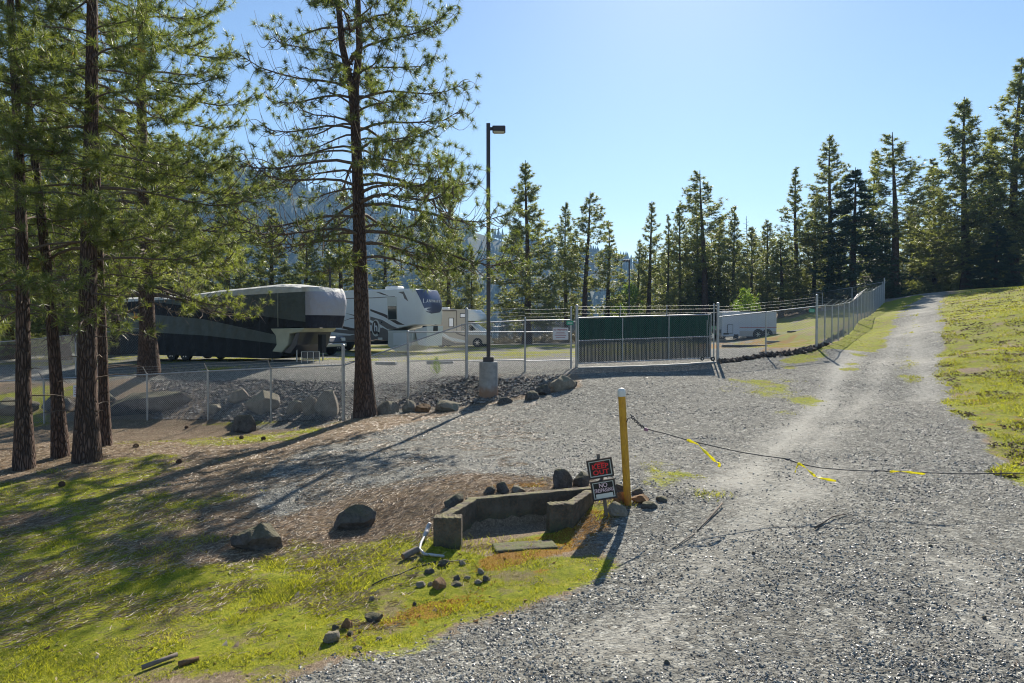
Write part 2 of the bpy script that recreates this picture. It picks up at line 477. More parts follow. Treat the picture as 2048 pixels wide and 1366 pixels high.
def mask(x, y, defs, seed, amp=.55, fr=1.3):
    r = np.zeros(x.shape)
    for poly, val, soft in defs:
        a = np.array(poly); m = (x > a[:, 0].min() - 2) & (x < a[:, 0].max() + 2) & (y > a[:, 1].min() - 2) & (y < a[:, 1].max() + 2)
        if not m.any(): continue
        d = sdist(x[m], y[m], poly)
        r[m] = np.maximum(r[m], val * np.clip(.5 + d / (2 * soft), 0, 1))
    n = fbm(x * fr, y * fr, seed, 5)
    return r + (n - .5) * amp * np.clip(r * 4, 0, 1)
def masks(x, y):
    g = mask(x, y, DEF_GRAVEL, 21, .5, 1.7)
    v = mask(x, y, DEF_GREEN, 31, 1.25, 1.1)
    m = mask(x, y, DEF_MOSS, 41, 1.1, 2.3)
    d = mask(x, y, DEF_DUST, 51, .55, .8)
    far = np.clip((np.hypot(x, y - 40) - 62) / 30, 0, 1)
    v = np.maximum(v, far * .45)
    return g, v, m, d

def grow(a, lim, s0, flat, g):
    out = [a]
    while out[-1] < lim:
        out.append(out[-1] + s0 + g * max(0, out[-1] - flat))
    return out
xs = grow(0, 1500, .105, 7.5, .042)
xs = np.array(sorted([-v for v in xs[1:]] + xs))
ys = np.array(sorted([-v for v in grow(0.5, 500, 1.2, 2, .2)] + [1.2, 2.2, 3.0] + grow(3.6, 1600, .10, 15, .025)))
GX, GY = np.meshgrid(xs, ys)
gx, gy = GX.ravel(), GY.ravel()
gz = Hn(gx, gy)
mg, mv, mm_, md_ = masks(gx, gy)
# tussocks in the grass and ruts in the road
nearf = np.clip(1 - gy / 30, 0, 1) * (gy > 0)
gz = gz + nearf * np.clip(mv - .3, 0, 1) * .05 * (fbm(gx * 3.3, gy * 3.3, 77, 3) - .4)
# little eroded scarp with overhung turf on the bank
for (a, b, dd, ww) in [(650, 1128, .13, .30), (590, 1180, .10, .25), (515, 1195, .09, .22), (110, 1330, .10, .3)]:
    q = at(a, b); gz = gz - dd * np.exp(-(((gx - q.x) / (ww * 1.6)) ** 2 + ((gy - q.y) / (ww * .7)) ** 2))
NX = len(xs)
idx = np.arange(len(gx)).reshape(GX.shape)
quads = np.stack([idx[:-1, :-1], idx[:-1, 1:], idx[1:, 1:], idx[1:, :-1]], -1).reshape(-1, 4)
cx_ = gx[quads].mean(1); cy_ = gy[quads].mean(1)
wob = .35 * (fbm(cx_ * 1.5, cy_ * 1.5, 5, 4) - .5)
in_road = (sdist(cx_, cy_, ROAD) + wob) > 0
in_lot = ((sdist(cx_, cy_, LOT) + wob * 2) > 0) & ~in_road

def ground_mat():
    t = NT('ground_cover')
    o = t.obj()
    def A(n):
        a = t.n('ShaderNodeAttribute'); a.attribute_name = n; return a.outputs['Fac']
    n1 = t.noise(o, 2.2, 5, .65); n2 = t.noise(o, 11, 5, .7); n3 = t.noise(o, 60, 4, .7)
    # crushed stone
    v = t.n('ShaderNodeTexVoronoi', feature='F1'); v.inputs['Scale'].default_value = 34; t.l(o, v.inputs['Vector'])
    v2 = t.n('ShaderNodeTexVoronoi', feature='F1'); v2.inputs['Scale'].default_value = 75; t.l(o, v2.inputs['Vector'])
    v3 = t.n('ShaderNodeTexVoronoi', feature='F1'); v3.inputs['Scale'].default_value = 11; t.l(o, v3.inputs['Vector'])
    cr = t.n('ShaderNodeSeparateColor'); t.l(v.outputs['Color'], cr.inputs[0])
    cr2 = t.n('ShaderNodeSeparateColor'); t.l(v3.outputs['Color'], cr2.inputs[0])
    st = t.ramp(t.math('ADD', t.math('MULTIPLY', cr.outputs[0], .62), t.math('MULTIPLY', cr2.outputs[1], .38)), [(.1, (.055, .054, .048)), (.45, (.145, .142, .125)), (.72, (.26, .255, .22)), (.95, (.52, .51, .45))])
    st = t.mix(t.mapr(n2, .35, .75, 0, .7), st, (.165, .162, .142))
    dust = t.ramp(n3, [(.3, (.33, .32, .28)), (.7, (.43, .415, .36))])
    dw = t.mapr(t.math('ADD', A('dust'), t.math('MULTIPLY', t.math('SUBTRACT', n2, .5), .9)), .10, .85, 0, .75, True)
    st = t.mix(dw, st, dust)
    # straw and fallen needles
    ms = t.mapping(o, (1, .45, 1), (0, 0, .5))
    s1 = t.noise(ms, 42, 4, .7, 1.2)
    straw = t.ramp(s1, [(.28, (.085, .062, .045)), (.45, (.20, .145, .10)), (.58, (.33, .25, .17)), (.74, (.50, .42, .31))])
    straw = t.mix(t.mapr(n1, .4, .7), straw, t.mix(.5, straw, (.14, .12, .075)))
    # grass and moss
    grass = t.ramp(t.math('ADD', t.math('MULTIPLY', n2, .55), t.math('MULTIPLY', n3, .45)), [(.34, (.06, .08, .010)), (.45, (.15, .18, .016)), (.55, (.26, .27, .026)), (.63, (.34, .29, .06)), (.70, (.22, .15, .07))])
    nb = t.noise(o, 1.3, 7, .8)
    grass = t.mix(t.mapr(nb, .50, .60, 0, .8), grass, t.mix(.35, straw, (.10, .075, .035)))
    moss = t.ramp(n3, [(.3, (.10, .055, .014)), (.55, (.30, .15, .025)), (.75, (.36, .29, .05))])
    w_g = t.mapr(t.math('ADD', A('gravel'), t.math('MULTIPLY', t.math('SUBTRACT', n2, .5), .9)), .40, .62, 0, 1, True)
    w_v = t.mapr(t.math('ADD', A('green'), t.math('MULTIPLY', t.math('SUBTRACT', n2, .5), .8)), .42, .62, 0, 1, True)
    w_m = t.mapr(t.math('ADD', A('moss'), t.math('MULTIPLY', t.math('SUBTRACT', n2, .5), .9)), .45, .60, 0, .85, True)
    col = t.mix(w_g, straw, st)
    col = t.mix(w_v, col, grass)
    col = t.mix(w_m, col, moss)
    hs = t.math('SUBTRACT', 1.0, t.math('ADD', t.math('MULTIPLY', v.outputs['Distance'], 1.0), t.math('MULTIPLY', v2.outputs['Distance'], .45)))
    hs = t.math('ADD', hs, t.math('MULTIPLY', t.math('SUBTRACT', 1.0, v3.outputs['Distance']), t.math('MULTIPLY', 1.2, 1.0)))
    hs = t.math('MULTIPLY', hs, t.mapr(dw, 0, .8, 1, .45))
    hh = t.math('ADD', t.math('MULTIPLY', n3, 1.2), t.math('MULTIPLY', s1, 1.0))
    hm = t.n('ShaderNodeMix'); t.l(w_g, hm.inputs[0]); t.l(hh, hm.inputs[2]); t.l(hs, hm.inputs[3])
    p = t.bsdf(col, .95, 0, .08, hm.outputs[0], .012)
    return t.done(p)
M['ground'] = ground_mat()

def ground_part(name, sel, label=None):
    q = quads[sel]
    u, inv = np.unique(q, return_inverse=True)
    V = np.stack([gx[u], gy[u], gz[u]], 1)
    o = tri_mesh(name, V, inv.reshape(q.shape), M['ground'], None, True)
    for an, arr in (('gravel', mg), ('green', mv), ('moss', mm_), ('dust', md_)):
        a = o.data.attributes.new(an, 'FLOAT', 'POINT'); a.data.foreach_set('value', arr[u].astype(np.float32))
    o['kind'] = 'structure'
    if label: o['label'] = label
    return o
ground_part('ground', ~(in_road | in_lot), 'mossy bank, pine litter slope and grass hill around the gravel')
ground_part('gravel_road', in_road, 'grey gravel drive climbing the hill with its apron before the gate')
ground_part('storage_yard', in_lot, 'level gravel yard with grass strips inside the fence')

# ---- loose cover: stones, blades, straw
def sample_wedge(n, d0, d1, pw):
    """random ground spots ahead of the photographer, denser close by"""
    u = rng.random(n)
    D = d0 * (d1 / d0) ** (u ** pw)
    X = (rng.random(n) - .5) * (1.62 * D + 1.0)
    return X, D
def stones(name, X, Y, size, mat_, label, sink=.25, flat=.7):
    n = len(X); Z = Hn(X, Y)
    base = np.array([(1, 0, 0), (-1, 0, 0), (0, 1, 0), (0, -1, 0), (0, 0, 1), (0, 0, -1)], float)
    V = np.repeat(base[None], n, 0) * (.62 + .6 * rng.random((n, 6, 1))) + .22 * (rng.random((n, 6, 3)) - .5)
    a = rng.random(n) * 2 * PI; c, s = np.cos(a), np.sin(a)
    V = V * np.stack([size * (.8 + .5 * rng.random(n)), size * (.55 + .4 * rng.random(n)), size * flat * (.55 + .4 * rng.random(n))], 1)[:, None, :]
    x = V[..., 0] * c[:, None] - V[..., 1] * s[:, None]; y = V[..., 0] * s[:, None] + V[..., 1] * c[:, None]
    tx = (rng.random((n, 1)) - .5) * .8
    z = V[..., 2] + tx * x
    V = np.stack([x + X[:, None], y + Y[:, None], z + (Z + size * flat * (.5 - sink))[:, None]], -1)
    T = np.array([(0, 2, 4), (2, 1, 4), (1, 3, 4), (3, 0, 4), (2, 0, 5), (1, 2, 5), (3, 1, 5), (0, 3, 5)])
    T = (np.arange(n)[:, None, None] * 6 + T[None]).reshape(-1, 3)
    o = tri_mesh(name, V.reshape(-1, 3), T, mat_)
    return tag(o, label, name.replace('_', ' '), kind='stuff')

def island_mat(name, stops, rough=.8, trans=0, mul=(1.5, 1.6, .5), spec=.4):
    t = NT(name); g = t.n('ShaderNodeNewGeometry')
    o = t.obj(); nz = t.noise(o, 1.4, 3)
    f = t.math('ADD', t.math('MULTIPLY', g.outputs['Random Per Island'], .75), t.math('MULTIPLY', t.math('SUBTRACT', nz, .35), .7))
    col = t.ramp(f, stops)
    d = t.n('ShaderNodeBsdfPrincipled'); t.put(d.inputs['Base Color'], col); d.inputs['Roughness'].default_value = rough
    d.inputs['Specular IOR Level'].default_value = spec
    if not trans: return t.done(d)
    tr = t.n('ShaderNodeBsdfTranslucent'); t.l(t.mix(1.0, col, mul, 'MULTIPLY'), tr.inputs[0])
    mx = t.n('ShaderNodeMixShader'); mx.inputs[0].default_value = trans
    t.l(d.outputs[0], mx.inputs[1]); t.l(tr.outputs[0], mx.inputs[2])
    return t.done(mx)
M['stone'] = island_mat('crushed_stone', [(.05, (.06, .058, .052)), (.4, (.15, .146, .128)), (.75, (.28, .272, .235)), (.98, (.58, .565, .50))], .5, spec=.7)
M['blade'] = island_mat('grass_blades', [(.05, (.12, .12, .022)), (.5, (.27, .265, .036)), (.8, (.38, .355, .075)), (.97, (.46, .40, .12))], .45, .5)
M['straw'] = island_mat('dry_straw', [(.05, (.12, .08, .05)), (.4, (.24, .17, .11)), (.7, (.37, .29, .19)), (.95, (.54, .47, .34))], .55, .15, (1.1, 1, .8))
M['mossb'] = island_mat('orange_moss', [(.05, (.16, .07, .015)), (.5, (.36, .17, .03)), (.9, (.34, .30, .05))], .8, .2, (1.3, 1, .5))

def outpit(x, y): return sdist(x, y, BAS) < -.05
X, Y = sample_wedge(300000, 3.9, 30, 1.0)
g, v, m, d = masks(X, Y)
k = (g + .8 * (vnoise(X * 9, Y * 9, 3) - .5) > .45) & (v + .8 * (rng.random(len(X)) - .5) < .5) & outpit(X, Y)
k &= rng.random(len(X)) < (1 - .8 * np.clip((d - .12) * 2.6, 0, 1)) * (.6 + .4 * np.clip((fbm(X * .9, Y * .9, 61, 4) - .40) * 6, 0, 1))
X, Y = X[k][:84000], Y[k][:84000]
sz = (.005 + .0115 * rng.random(len(X)) ** 3) * (1 + Y / 26) * (.55 + .95 * fbm(X * .9, Y * .9, 61, 4))
stones('gravel', X, Y, sz, M['stone'], 'loose crushed grey stone strewn over the drive', .15, .6)
# bigger rubble on the bank below the yard and along the edge of the fence
def poly_pts(poly, n):
    a = np.array(poly); x = rng.uniform(a[:, 0].min(), a[:, 0].max(), n * 4); y = rng.uniform(a[:, 1].min(), a[:, 1].max(), n * 4)
    k = inside(x, y, poly); return x[k][:n], y[k][:n]
bankp = P((690,840),(930,812),(1010,800),(1140,765),(1130,748),(1000,758),(930,752),(850,760),(700,765),(560,760),(430,760),(300,760),(300,838),(420,840))
X, Y = poly_pts(bankp, 7500)
M['rubble'] = island_mat('bank_rubble', [(.05, (.06, .052, .045)), (.5, (.17, .145, .125)), (.95, (.38, .35, .31))], .85)
stones('rubble', X, Y, .03 + .055 * rng.random(len(X)) ** 2, M['rubble'], 'brown broken rubble on the bank below the yard', .1)
edge = [at(1440, 727), at(1531, 713), at(1600, 706), at(1640, 696), at(1668, 678), at(1690, 664)]
ex, ey = [], []
for i in range(len(edge) - 1):
    q = rng.random(150); w = rng.normal(0, .13 + .05 * i, 150)
    ex += list(edge[i].x + (edge[i + 1].x - edge[i].x) * q + w * .3); ey += list(edge[i].y + (edge[i + 1].y - edge[i].y) * q + w + .1)
X, Y = np.array(ex), np.array(ey)
M['soil'] = island_mat('dark_soil_clods', [(.05, (.035, .026, .02)), (.6, (.09, .062, .045)), (.95, (.19, .15, .12))], .9)
stones('soil_clods', X, Y, .05 + .12 * rng.random(len(X)) ** 1.5, M['soil'], 'dark cut earth and clods along the foot of the fence right of the gate', .1, .9)

def blades(name, X, Y, hgt, wid, lean, mat_, label, flatz=None):
    n = len(X); Z = Hn(X, Y) if flatz is None else flatz
    a = rng.random(n) * 2 * PI
    b = np.stack([np.cos(a) * wid, np.sin(a) * wid, np.zeros(n)], 1)
    a2 = rng.random(n) * 2 * PI; ln = lean * hgt * (.4 + rng.random(n))
    tip = np.stack([np.cos(a2) * ln, np.sin(a2) * ln, hgt], 1)
    base = np.stack([X, Y, Z - .005], 1)
    V = np.stack([base - b, base + b, base + tip * .55 + b * .6 + np.array([0, 0, 1.]) * (hgt * .12)[:, None], base + tip], 1)
    T = np.array([(0, 1, 2), (0, 2, 3)])
    T = (np.arange(n)[:, None, None] * 4 + T[None]).reshape(-1, 3)
    o = tri_mesh(name, V.reshape(-1, 3), T, mat_)
    return tag(o, label, name.replace('_', ' '), kind='stuff')
X, Y = sample_wedge(520000, 4.2, 44, 1.0)
g, v, m, d = masks(X, Y)
cl = fbm(X * 4, Y * 4, 71, 3)
k = (v + .9 * (cl - .5) + .25 * (rng.random(len(X)) - .5) > .56) & outpit(X, Y)
X, Y, cl, v = X[k][:160000], Y[k][:160000], cl[k][:160000], v[k][:160000]
hg = .5 * (.018 + .055 * np.clip(cl - .35, 0, 1) * 1.5 * (.4 + rng.random(len(X)))) * np.where(X < 2, 1.15, .7) * (1 + Y / 40)
blades('grass', X, Y, hg, .0022 + .00028 * Y, .9, M['blade'], 'short bright yellow green grass and moss on the bank and verges')
# taller tufts
tx, ty = [], []
for (a, b) in [(690,1180),(640,1130),(905,1090),(1215,1030),(560,1210),(860,1130),(600,1170),(330,1095),(420,1080),(150,985),(95,945),(1240,1010),(1420,990),(730,1160),(480,1240),(120,1090),(50,1200),(250,1180),(760,1110),(960,1105),(1010,1090)]:
    q = at(a, b); r = .10 + .12 * rnd.random(); kk = 170
    tx += list(q.x + rng.normal(0, r, kk)); ty += list(q.y + rng.normal(0, r * .7, kk))
X, Y = np.array(tx), np.array(ty)
blades('tall_grass', X, Y, .025 + .05 * rng.random(len(X)), .003, .8, M['blade'], 'taller green grass tufts on the ditch bank')
hx, hy = rng.random(60000), rng.random(60000)
hD = 11 * (60 / 11) ** hy; hX = hD * (.56 + .26 * hx) + .5
g, v, m, d = masks(hX, hD); cl = fbm(hX * 1.8, hD * 1.8, 72, 4)
k = (v > .4) & (cl > .46); hX, hD, cl = hX[k][:26000], hD[k][:26000], cl[k][:26000]
blades('hill_grass', hX, hD, (.02 + .07 * rng.random(len(hX))) * (.5 + 2.2 * (cl - .4)), .003 + .0004 * hD, 1.1, M['blade'], 'clumpy yellow green grass on the hill right of the drive')
hX, hD = 11 + 45 * rng.random(30000) ** 1.5, None
hD = hX; hX = hD * (.60 + .2 * rng.random(30000)); cl = fbm(hX * 1.3, hD * 1.3, 88, 4); g, v, m, d = masks(hX, hD); k = (cl > .53) & (v > .5)
M['hill_litter'] = island_mat('hill_leaf_litter', [(.1, (.10, .065, .04)), (.6, (.24, .16, .10)), (.95, (.42, .33, .24))], .9)
hX, hD = hX[k][:9000], hD[k][:9000]
blades('leaf_litter', hX, hD, .015 + .04 * rng.random(len(hX)), .012 + .0007 * hD, 1.8, M['hill_litter'], 'brown leaf litter patches on the grassy hill')
X, Y = sample_wedge(120000, 4.5, 24, 1.0)
g, v, m, d = masks(X, Y)
k = (m + .8 * (fbm(X * 5, Y * 5, 9, 3) - .5) > .52) & outpit(X, Y)
X, Y = X[k][:14000], Y[k][:14000]
blades('moss', X, Y, .012 + .02 * rng.random(len(X)), .005 + 0 * X, 1.2, M['mossb'], 'orange brown moss patches beside the concrete basin')

def straws(name, X, Y, L, wid, mat_, label):
    n = len(X); a = rng.normal(.75, .55, n) + PI * (rng.random(n) > .5)
    dx, dy = np.cos(a) * L / 2, np.sin(a) * L / 2
    z0 = Hn(X - dx, Y - dy) + .004 + .012 * rng.random(n); z1 = Hn(X + dx, Y + dy) + .004 + .03 * rng.random(n) ** 2
    px, py = -np.sin(a) * wid, np.cos(a) * wid
    V = np.stack([np.stack([X - dx - px, Y - dy - py, z0], 1), np.stack([X - dx + px, Y - dy + py, z0 + .004], 1), np.stack([X + dx + px * .6, Y + dy + py * .6, z1 + .003], 1), np.stack([X + dx - px * .6, Y + dy - py * .6, z1], 1)], 1)
    T = (np.arange(n)[:, None, None] * 4 + np.array([(0, 1, 2), (0, 2, 3)])[None]).reshape(-1, 3)
    return tag(tri_mesh(name, V.reshape(-1, 3), T, mat_), label, name.replace('_', ' '), kind='stuff')
X, Y = sample_wedge(300000, 4.6, 24, 1.0)
g, v, m, d = masks(X, Y)
nn = fbm(X * 2.2, Y * 2.2, 91, 4)
k = ((g < .62) | ((X < 14 * (fbm(X * .35, Y * .35, 93, 4) - .53)) & (nn > .49) & (Y > 8))) & (v + (nn - .5) < .62) & (X < 1.2 + 5 * (fbm(X * .6, Y * .6, 94, 3) - .5)) & outpit(X, Y) & (Y > 6.5 + 1.5 * (X > -2))
k |= (rng.random(len(X)) < .012)
k |= (X < -1) & (nn > .49) & (Y > 6) & (rng.random(len(X)) < .5)
X, Y = X[k][:75000], Y[k][:75000]
straws('pine_litter', X, Y, .04 + .07 * rng.random(len(X)), .0012 + .00016 * Y, M['straw'], 'brown fallen pine needles and dry straw on the slope')
# ------------------------------------------------------------------ pines
class Wood:
    """tapering tubes gathered as arrays"""
    def __init__(s): s.V = []; s.T = []; s.n = 0
    def tube(s, path, r, n):
        p = np.asarray(path, float); k = len(p)
        t = np.gradient(p, axis=0); t /= np.linalg.norm(t, axis=1)[:, None] + 1e-9
        ref = np.array([0, 0, 1.]) if abs(t[0][2]) < .8 else np.array([1., 0, 0])
        u = np.cross(t, ref); u /= np.linalg.norm(u, axis=1)[:, None] + 1e-9
        w = np.cross(t, u)
        a = np.arange(n) * 2 * PI / n
        r = np.asarray(r, float)
        ring = p[:, None] + (u[:, None] * np.cos(a)[None, :, None] + w[:, None] * np.sin(a)[None, :, None]) * r[:, None, None]
        s.V.append(ring.reshape(-1, 3))
        i = np.arange(k - 1)[:, None] * n; j = np.arange(n)[None]; j2 = (j + 1) % n
        q = np.stack([i + j, i + j2, i + n + j2, i + n + j], -1).reshape(-1, 4) + s.n
        s.T.append(q); s.n += k * n
    def arr(s): return np.concatenate(s.V), np.concatenate(s.T)

def unit(v): return v / (np.linalg.norm(v, axis=-1, keepdims=True) + 1e-9)
def tuft_tris(pos, axis, n, length, width, R, spread=.85):
    """fans of long needles at each twig tip"""
    m = len(pos)
    d = unit(axis[:, None] * .50 + unit(R.normal(size=(m, n, 3))) * spread)
    base = pos[:, None] + d * .01 - axis[:, None] * (R.random((m, n, 1)) * length * .45)
    L = length * (.7 + .5 * R.random((m, n, 1)))
    side = unit(np.cross(d, unit(R.normal(size=(m, n, 3))))) * width
    tip = base + d * L; tip[..., 2] -= .12 * L[..., 0]
    V = np.stack([base - side, base + side, tip], 2).reshape(-1, 3)
    return V

def pine_arrays(seed, height, r0, base_h, rad, nb, ntw, nneed, nl, nw, sides=7, bsides=4, droop=.25, up=.35, bare=lambda a, s: 0.0,
                lean=(0, 0), fork=None, gap=.0, tw_up=.5, e_low=-.25, e_top=.6, tufts=2, curl=False, topcut=None, bare_snags=0, tl=.30, vz=.38):
    R = np.random.default_rng(seed)
    wood = Wood(); limb = Wood(); tp = []; ta = []
    def tpos(h):
        f = h / height
        return np.array([lean[0] * f + .06 * math.sin(3.1 * f * 2 + seed), lean[1] * f + .05 * math.sin(2.3 * f * 2 + seed * 2), h])
    ks = 16
    hs = np.linspace(0, 1, ks) ** .9 * height
    rr = np.array([r0 * (1 - .93 * (h / height) ** .95) + r0 * .38 * math.exp(-h / .35) for h in hs]); rr = np.maximum(rr, .012)
    if fork:
        m = hs <= fork + .01
        hs1 = np.append(hs[m], fork)
        wood.tube([tpos(h) for h in hs1], np.append(rr[m], r0 * .62), sides)
        for sgn in (-1, 1):
            path = [tpos(fork - .35) + np.array([0, 0, 0.])] + [tpos(h) + np.array([sgn * (.05 + .16 * min(1, (h - fork) / 1.2) + .03 * (h - fork)), 0, 0]) for h in np.linspace(fork + .1, height, 8)]
            wood.tube(path, np.linspace(r0 * .47, .015, len(path)), sides)
    else:
        wood.tube([tpos(h) for h in hs], rr, sides)
    for b in range(nb):
        f = (b + R.random()) / nb
        h = base_h + (height - base_h) * min(1, max(0, f + R.normal() * .012)) ** 1.08
        if h > height * .985: continue
        if topcut and h > topcut and R.random() < .6: continue
        az = b * 2.399 + R.normal() * .35
        L = rad((h - base_h) / (height - base_h), az) * (.55 + .6 * R.random()) * (.72 + .6 * float(vnoise(az * .9 + seed, f * 7, seed)))
        if R.random() < gap: continue
        L = max(L, .12)
        e = e_low + (e_top - e_low) * f + R.normal() * .12
        p0 = tpos(h)
        dirh = np.array([math.cos(az), math.sin(az), 0.])
        perp = np.array([-math.sin(az), math.cos(az), 0.])
        S_ = np.linspace(0, 1, 7)
        wig = np.cumsum(R.normal(size=7) * .05 * L)
        path = p0 + dirh * (S_ * L * math.cos(e * .6))[:, None] + perp * (wig * S_)[:, None]
        path[:, 2] += L * (math.sin(e) * S_ - droop * S_ ** 1.8 + up * S_ ** 4)
        br = max(.006, r0 * .16 * (L / 3.0) ** .7 * (1 - .4 * f))
        limb.tube(path, br * (1 - .82 * S_) + .003, bsides)
        bf = bare(az, f)
        tpath = unit(np.gradient(path, axis=0))
        nt = max(2, int(ntw * (L / 2.5) ** .8))
        for k in range(nt):
            s = .26 + .74 * ((k + R.random()) / nt) ** .85
            i = min(5, int(s * 6)); fr = s * 6 - i
            q = path[i] * (1 - fr) + path[i + 1] * fr
            td = tpath[i]
            sd_ = perp * (1 if k % 2 else -1)
            d0 = unit(td * .7 + sd_ * (.75 * (1.15 - s)) + np.array([0, 0, 1.]) * (R.normal() * vz + .05))
            tlq = tl * L * (1.15 - .7 * s) * (.6 + .7 * R.random()) + .12
            isbare = R.random() < bf
            mm = 5 if not curl else 7
            u = np.linspace(0, 1, mm)
            tw = q + d0 * (u * tlq)[:, None]
            if curl or isbare:
                hook = R.normal() * .35
                tw[:, 2] += tlq * (-.35 * np.sin(u * 2.2) + .75 * u ** 3) * (1 if R.random() < .8 else -.6)
                tw += perp * (hook * tlq * u ** 2)[:, None]
            else:
                tw[:, 2] += tlq * (tw_up * u ** 2 - .12 * u)
            limb.tube(tw, (br * .30 + .0025) * (1 - .7 * u), 3)
            if not isbare:
                ax = unit(tw[-1] - tw[-2])
                for z in range(tufts):
                    uu = 1 - z * .34 / max(1, tufts - 1) * 1.6 if tufts > 1 else 1
                    pp = q + (tw[-1] - q) * uu + R.normal(size=3) * .03 * (z > 0)
                    if z: pp = tw[max(1, int((mm - 1) * uu))] + R.normal(size=3) * tlq * .10
                    tp.append(pp); ta.append(unit(ax + R.normal(size=3) * .25))
        if R.random() > bf:
            tp.append(path[-1]); ta.append(tpath[-1])
    for b in range(bare_snags):      # broken dead stubs on the lower trunk
        h = base_h * (.35 + .7 * R.random()); az = R.random() * 6.28; L = .2 + .8 * R.random()
        dv = np.array([math.cos(az), math.sin(az), -.1 + .3 * R.random()])
        limb.tube([tpos(h), tpos(h) + dv * L * .6, tpos(h) + dv * L + np.array([0, 0, -.1 * L])], [.018, .011, .004], 3)
    tp = np.array(tp); ta = np.array(ta)
    NV = tuft_tris(tp, ta, nneed, nl, nw, R)
    return wood.arr(), limb.arr(), NV

def raw_mesh(name, V, T, mat_, smooth=False):
    me = bpy.data.meshes.new(name)
    V = np.ascontiguousarray(V, dtype=np.float32); T = np.ascontiguousarray(T, dtype=np.int32); k = T.shape[1]
    me.vertices.add(len(V)); me.vertices.foreach_set('co', V.ravel())
    me.loops.add(T.size); me.loops.foreach_set('vertex_index', T.ravel())
    me.polygons.add(len(T)); me.polygons.foreach_set('loop_start', np.arange(0, T.size, k, dtype=np.int32))
    me.polygons.foreach_set('loop_total', np.full(len(T), k, dtype=np.int32)); me.polygons.foreach_set('use_smooth', np.full(len(T), smooth))
    me.update(calc_edges=True); me.materials.append(mat_)
    return me
def pine_meshes(nm, nmat, **kw):
    (wv, wt), (lv, lt), nv = pine_arrays(**kw)
    T = np.arange(len(nv)).reshape(-1, 3)
    return (raw_mesh(nm + '_trunk', wv, wt, M['bark'], True), raw_mesh(nm + '_limbs', lv, lt, M['twig'], True), raw_mesh(nm + '_needles', nv, T, nmat))
def plant_pine(name, meshes, loc, label, group=None, rotz=0, scale=(1, 1, 1), cat='pine tree'):
    t = thing(name, label, cat, loc, rotz, group); t.scale = scale
    for n, me in zip(('trunk', 'limbs', 'crown'), meshes):
        o = link(n, me, t)
        if n == 'limbs': o['kind'] = 'stuff'
    return t

def G(px, D, sink=.05):
    x = (px - 1024) / F_ * D
    return Vector((x, D, H(x, D) - sink))

# --- the pine by the lamp post: sparse, forked, bare on its left side
def r_main(f, az):
    right = math.cos(az)
    return (3.9 * (1 - f) ** .65 * (1.0 + .22 * right) + .3) * (.85 if f < .05 else 1)
q = W(735, 832, 20.0); q.z = H(q.x, q.y) - .05
plant_pine('pine_tree', pine_meshes('lamp_pine', M['needle'], seed=5, height=17.5, r0=.27, base_h=4.7, rad=r_main, nb=112, ntw=18, nneed=52, nl=.19, nw=.0064,
    sides=12, bsides=6, droop=.72, up=.40, bare=lambda az, f: (.66 if math.cos(az) < -.1 else .08), lean=(-.75, 0), fork=9.6, curl=True, tufts=2, e_low=.22, e_top=.75, topcut=12.5, bare_snags=8, tl=.27), q,
    'tall forked pine with curled bare twigs on one side, left of the concrete lamp base')

# --- the group at left
left = [
 (180, 922, 14.0, dict(seed=11, height=17, r0=.205, base_h=2.7, nb=74, ntw=12, nneed=46, nl=.19, nw=.006, lean=(.25, 0)), 2.5, 'thickest reddish trunked pine of the left cluster, nearest the warning sign on the fence'),
 (55, 937, 13.5, dict(seed=12, height=15, r0=.15, base_h=3.2, nb=66, ntw=11, nneed=46, nl=.19, nw=.006, lean=(-.35, 0)), 2.1, 'straight slim pine nearest the left edge with its trunk in front of the mossy mound'),
 (117, 917, 14.4, dict(seed=13, height=14.5, r0=.135, base_h=3.9, nb=52, ntw=10, nneed=46, nl=.19, nw=.006, lean=(-1.0, .1)), 1.9, 'slim dark pine leaning left between the straight slim pine and the thick reddish one'),
 (204, 893, 15.6, dict(seed=14, height=16, r0=.115, base_h=3.9, nb=56, ntw=11, nneed=46, nl=.19, nw=.006, lean=(.1, 0)), 2.3, 'thin pine standing close behind the thick reddish trunk'),
 (298, 750, 28.3, dict(seed=15, height=23, r0=.34, base_h=2.9, nb=120, ntw=17, nneed=38, nl=.23, nw=.0085, lean=(-.3, 0)), 5.6, 'broad leafy pine inside the fence whose boughs hang over the covered trailer'),
]
for px, py, D, kw, rmax, lab in left:
    q = W(px, py, D); q.z = H(q.x, q.y) - .06
    def rr_(f, az, rmax=rmax, D=D):
        side = 1.0
        return rmax * (min(1, .72 + f * 2.2)) * (1 - f) ** .55 * side + .25
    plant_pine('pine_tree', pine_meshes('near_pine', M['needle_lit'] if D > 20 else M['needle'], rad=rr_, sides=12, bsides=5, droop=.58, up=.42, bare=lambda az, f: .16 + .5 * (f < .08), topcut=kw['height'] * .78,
        tufts=3, e_low=.08, e_top=.62, bare_snags=9, tl=.30, **kw), q, lab)

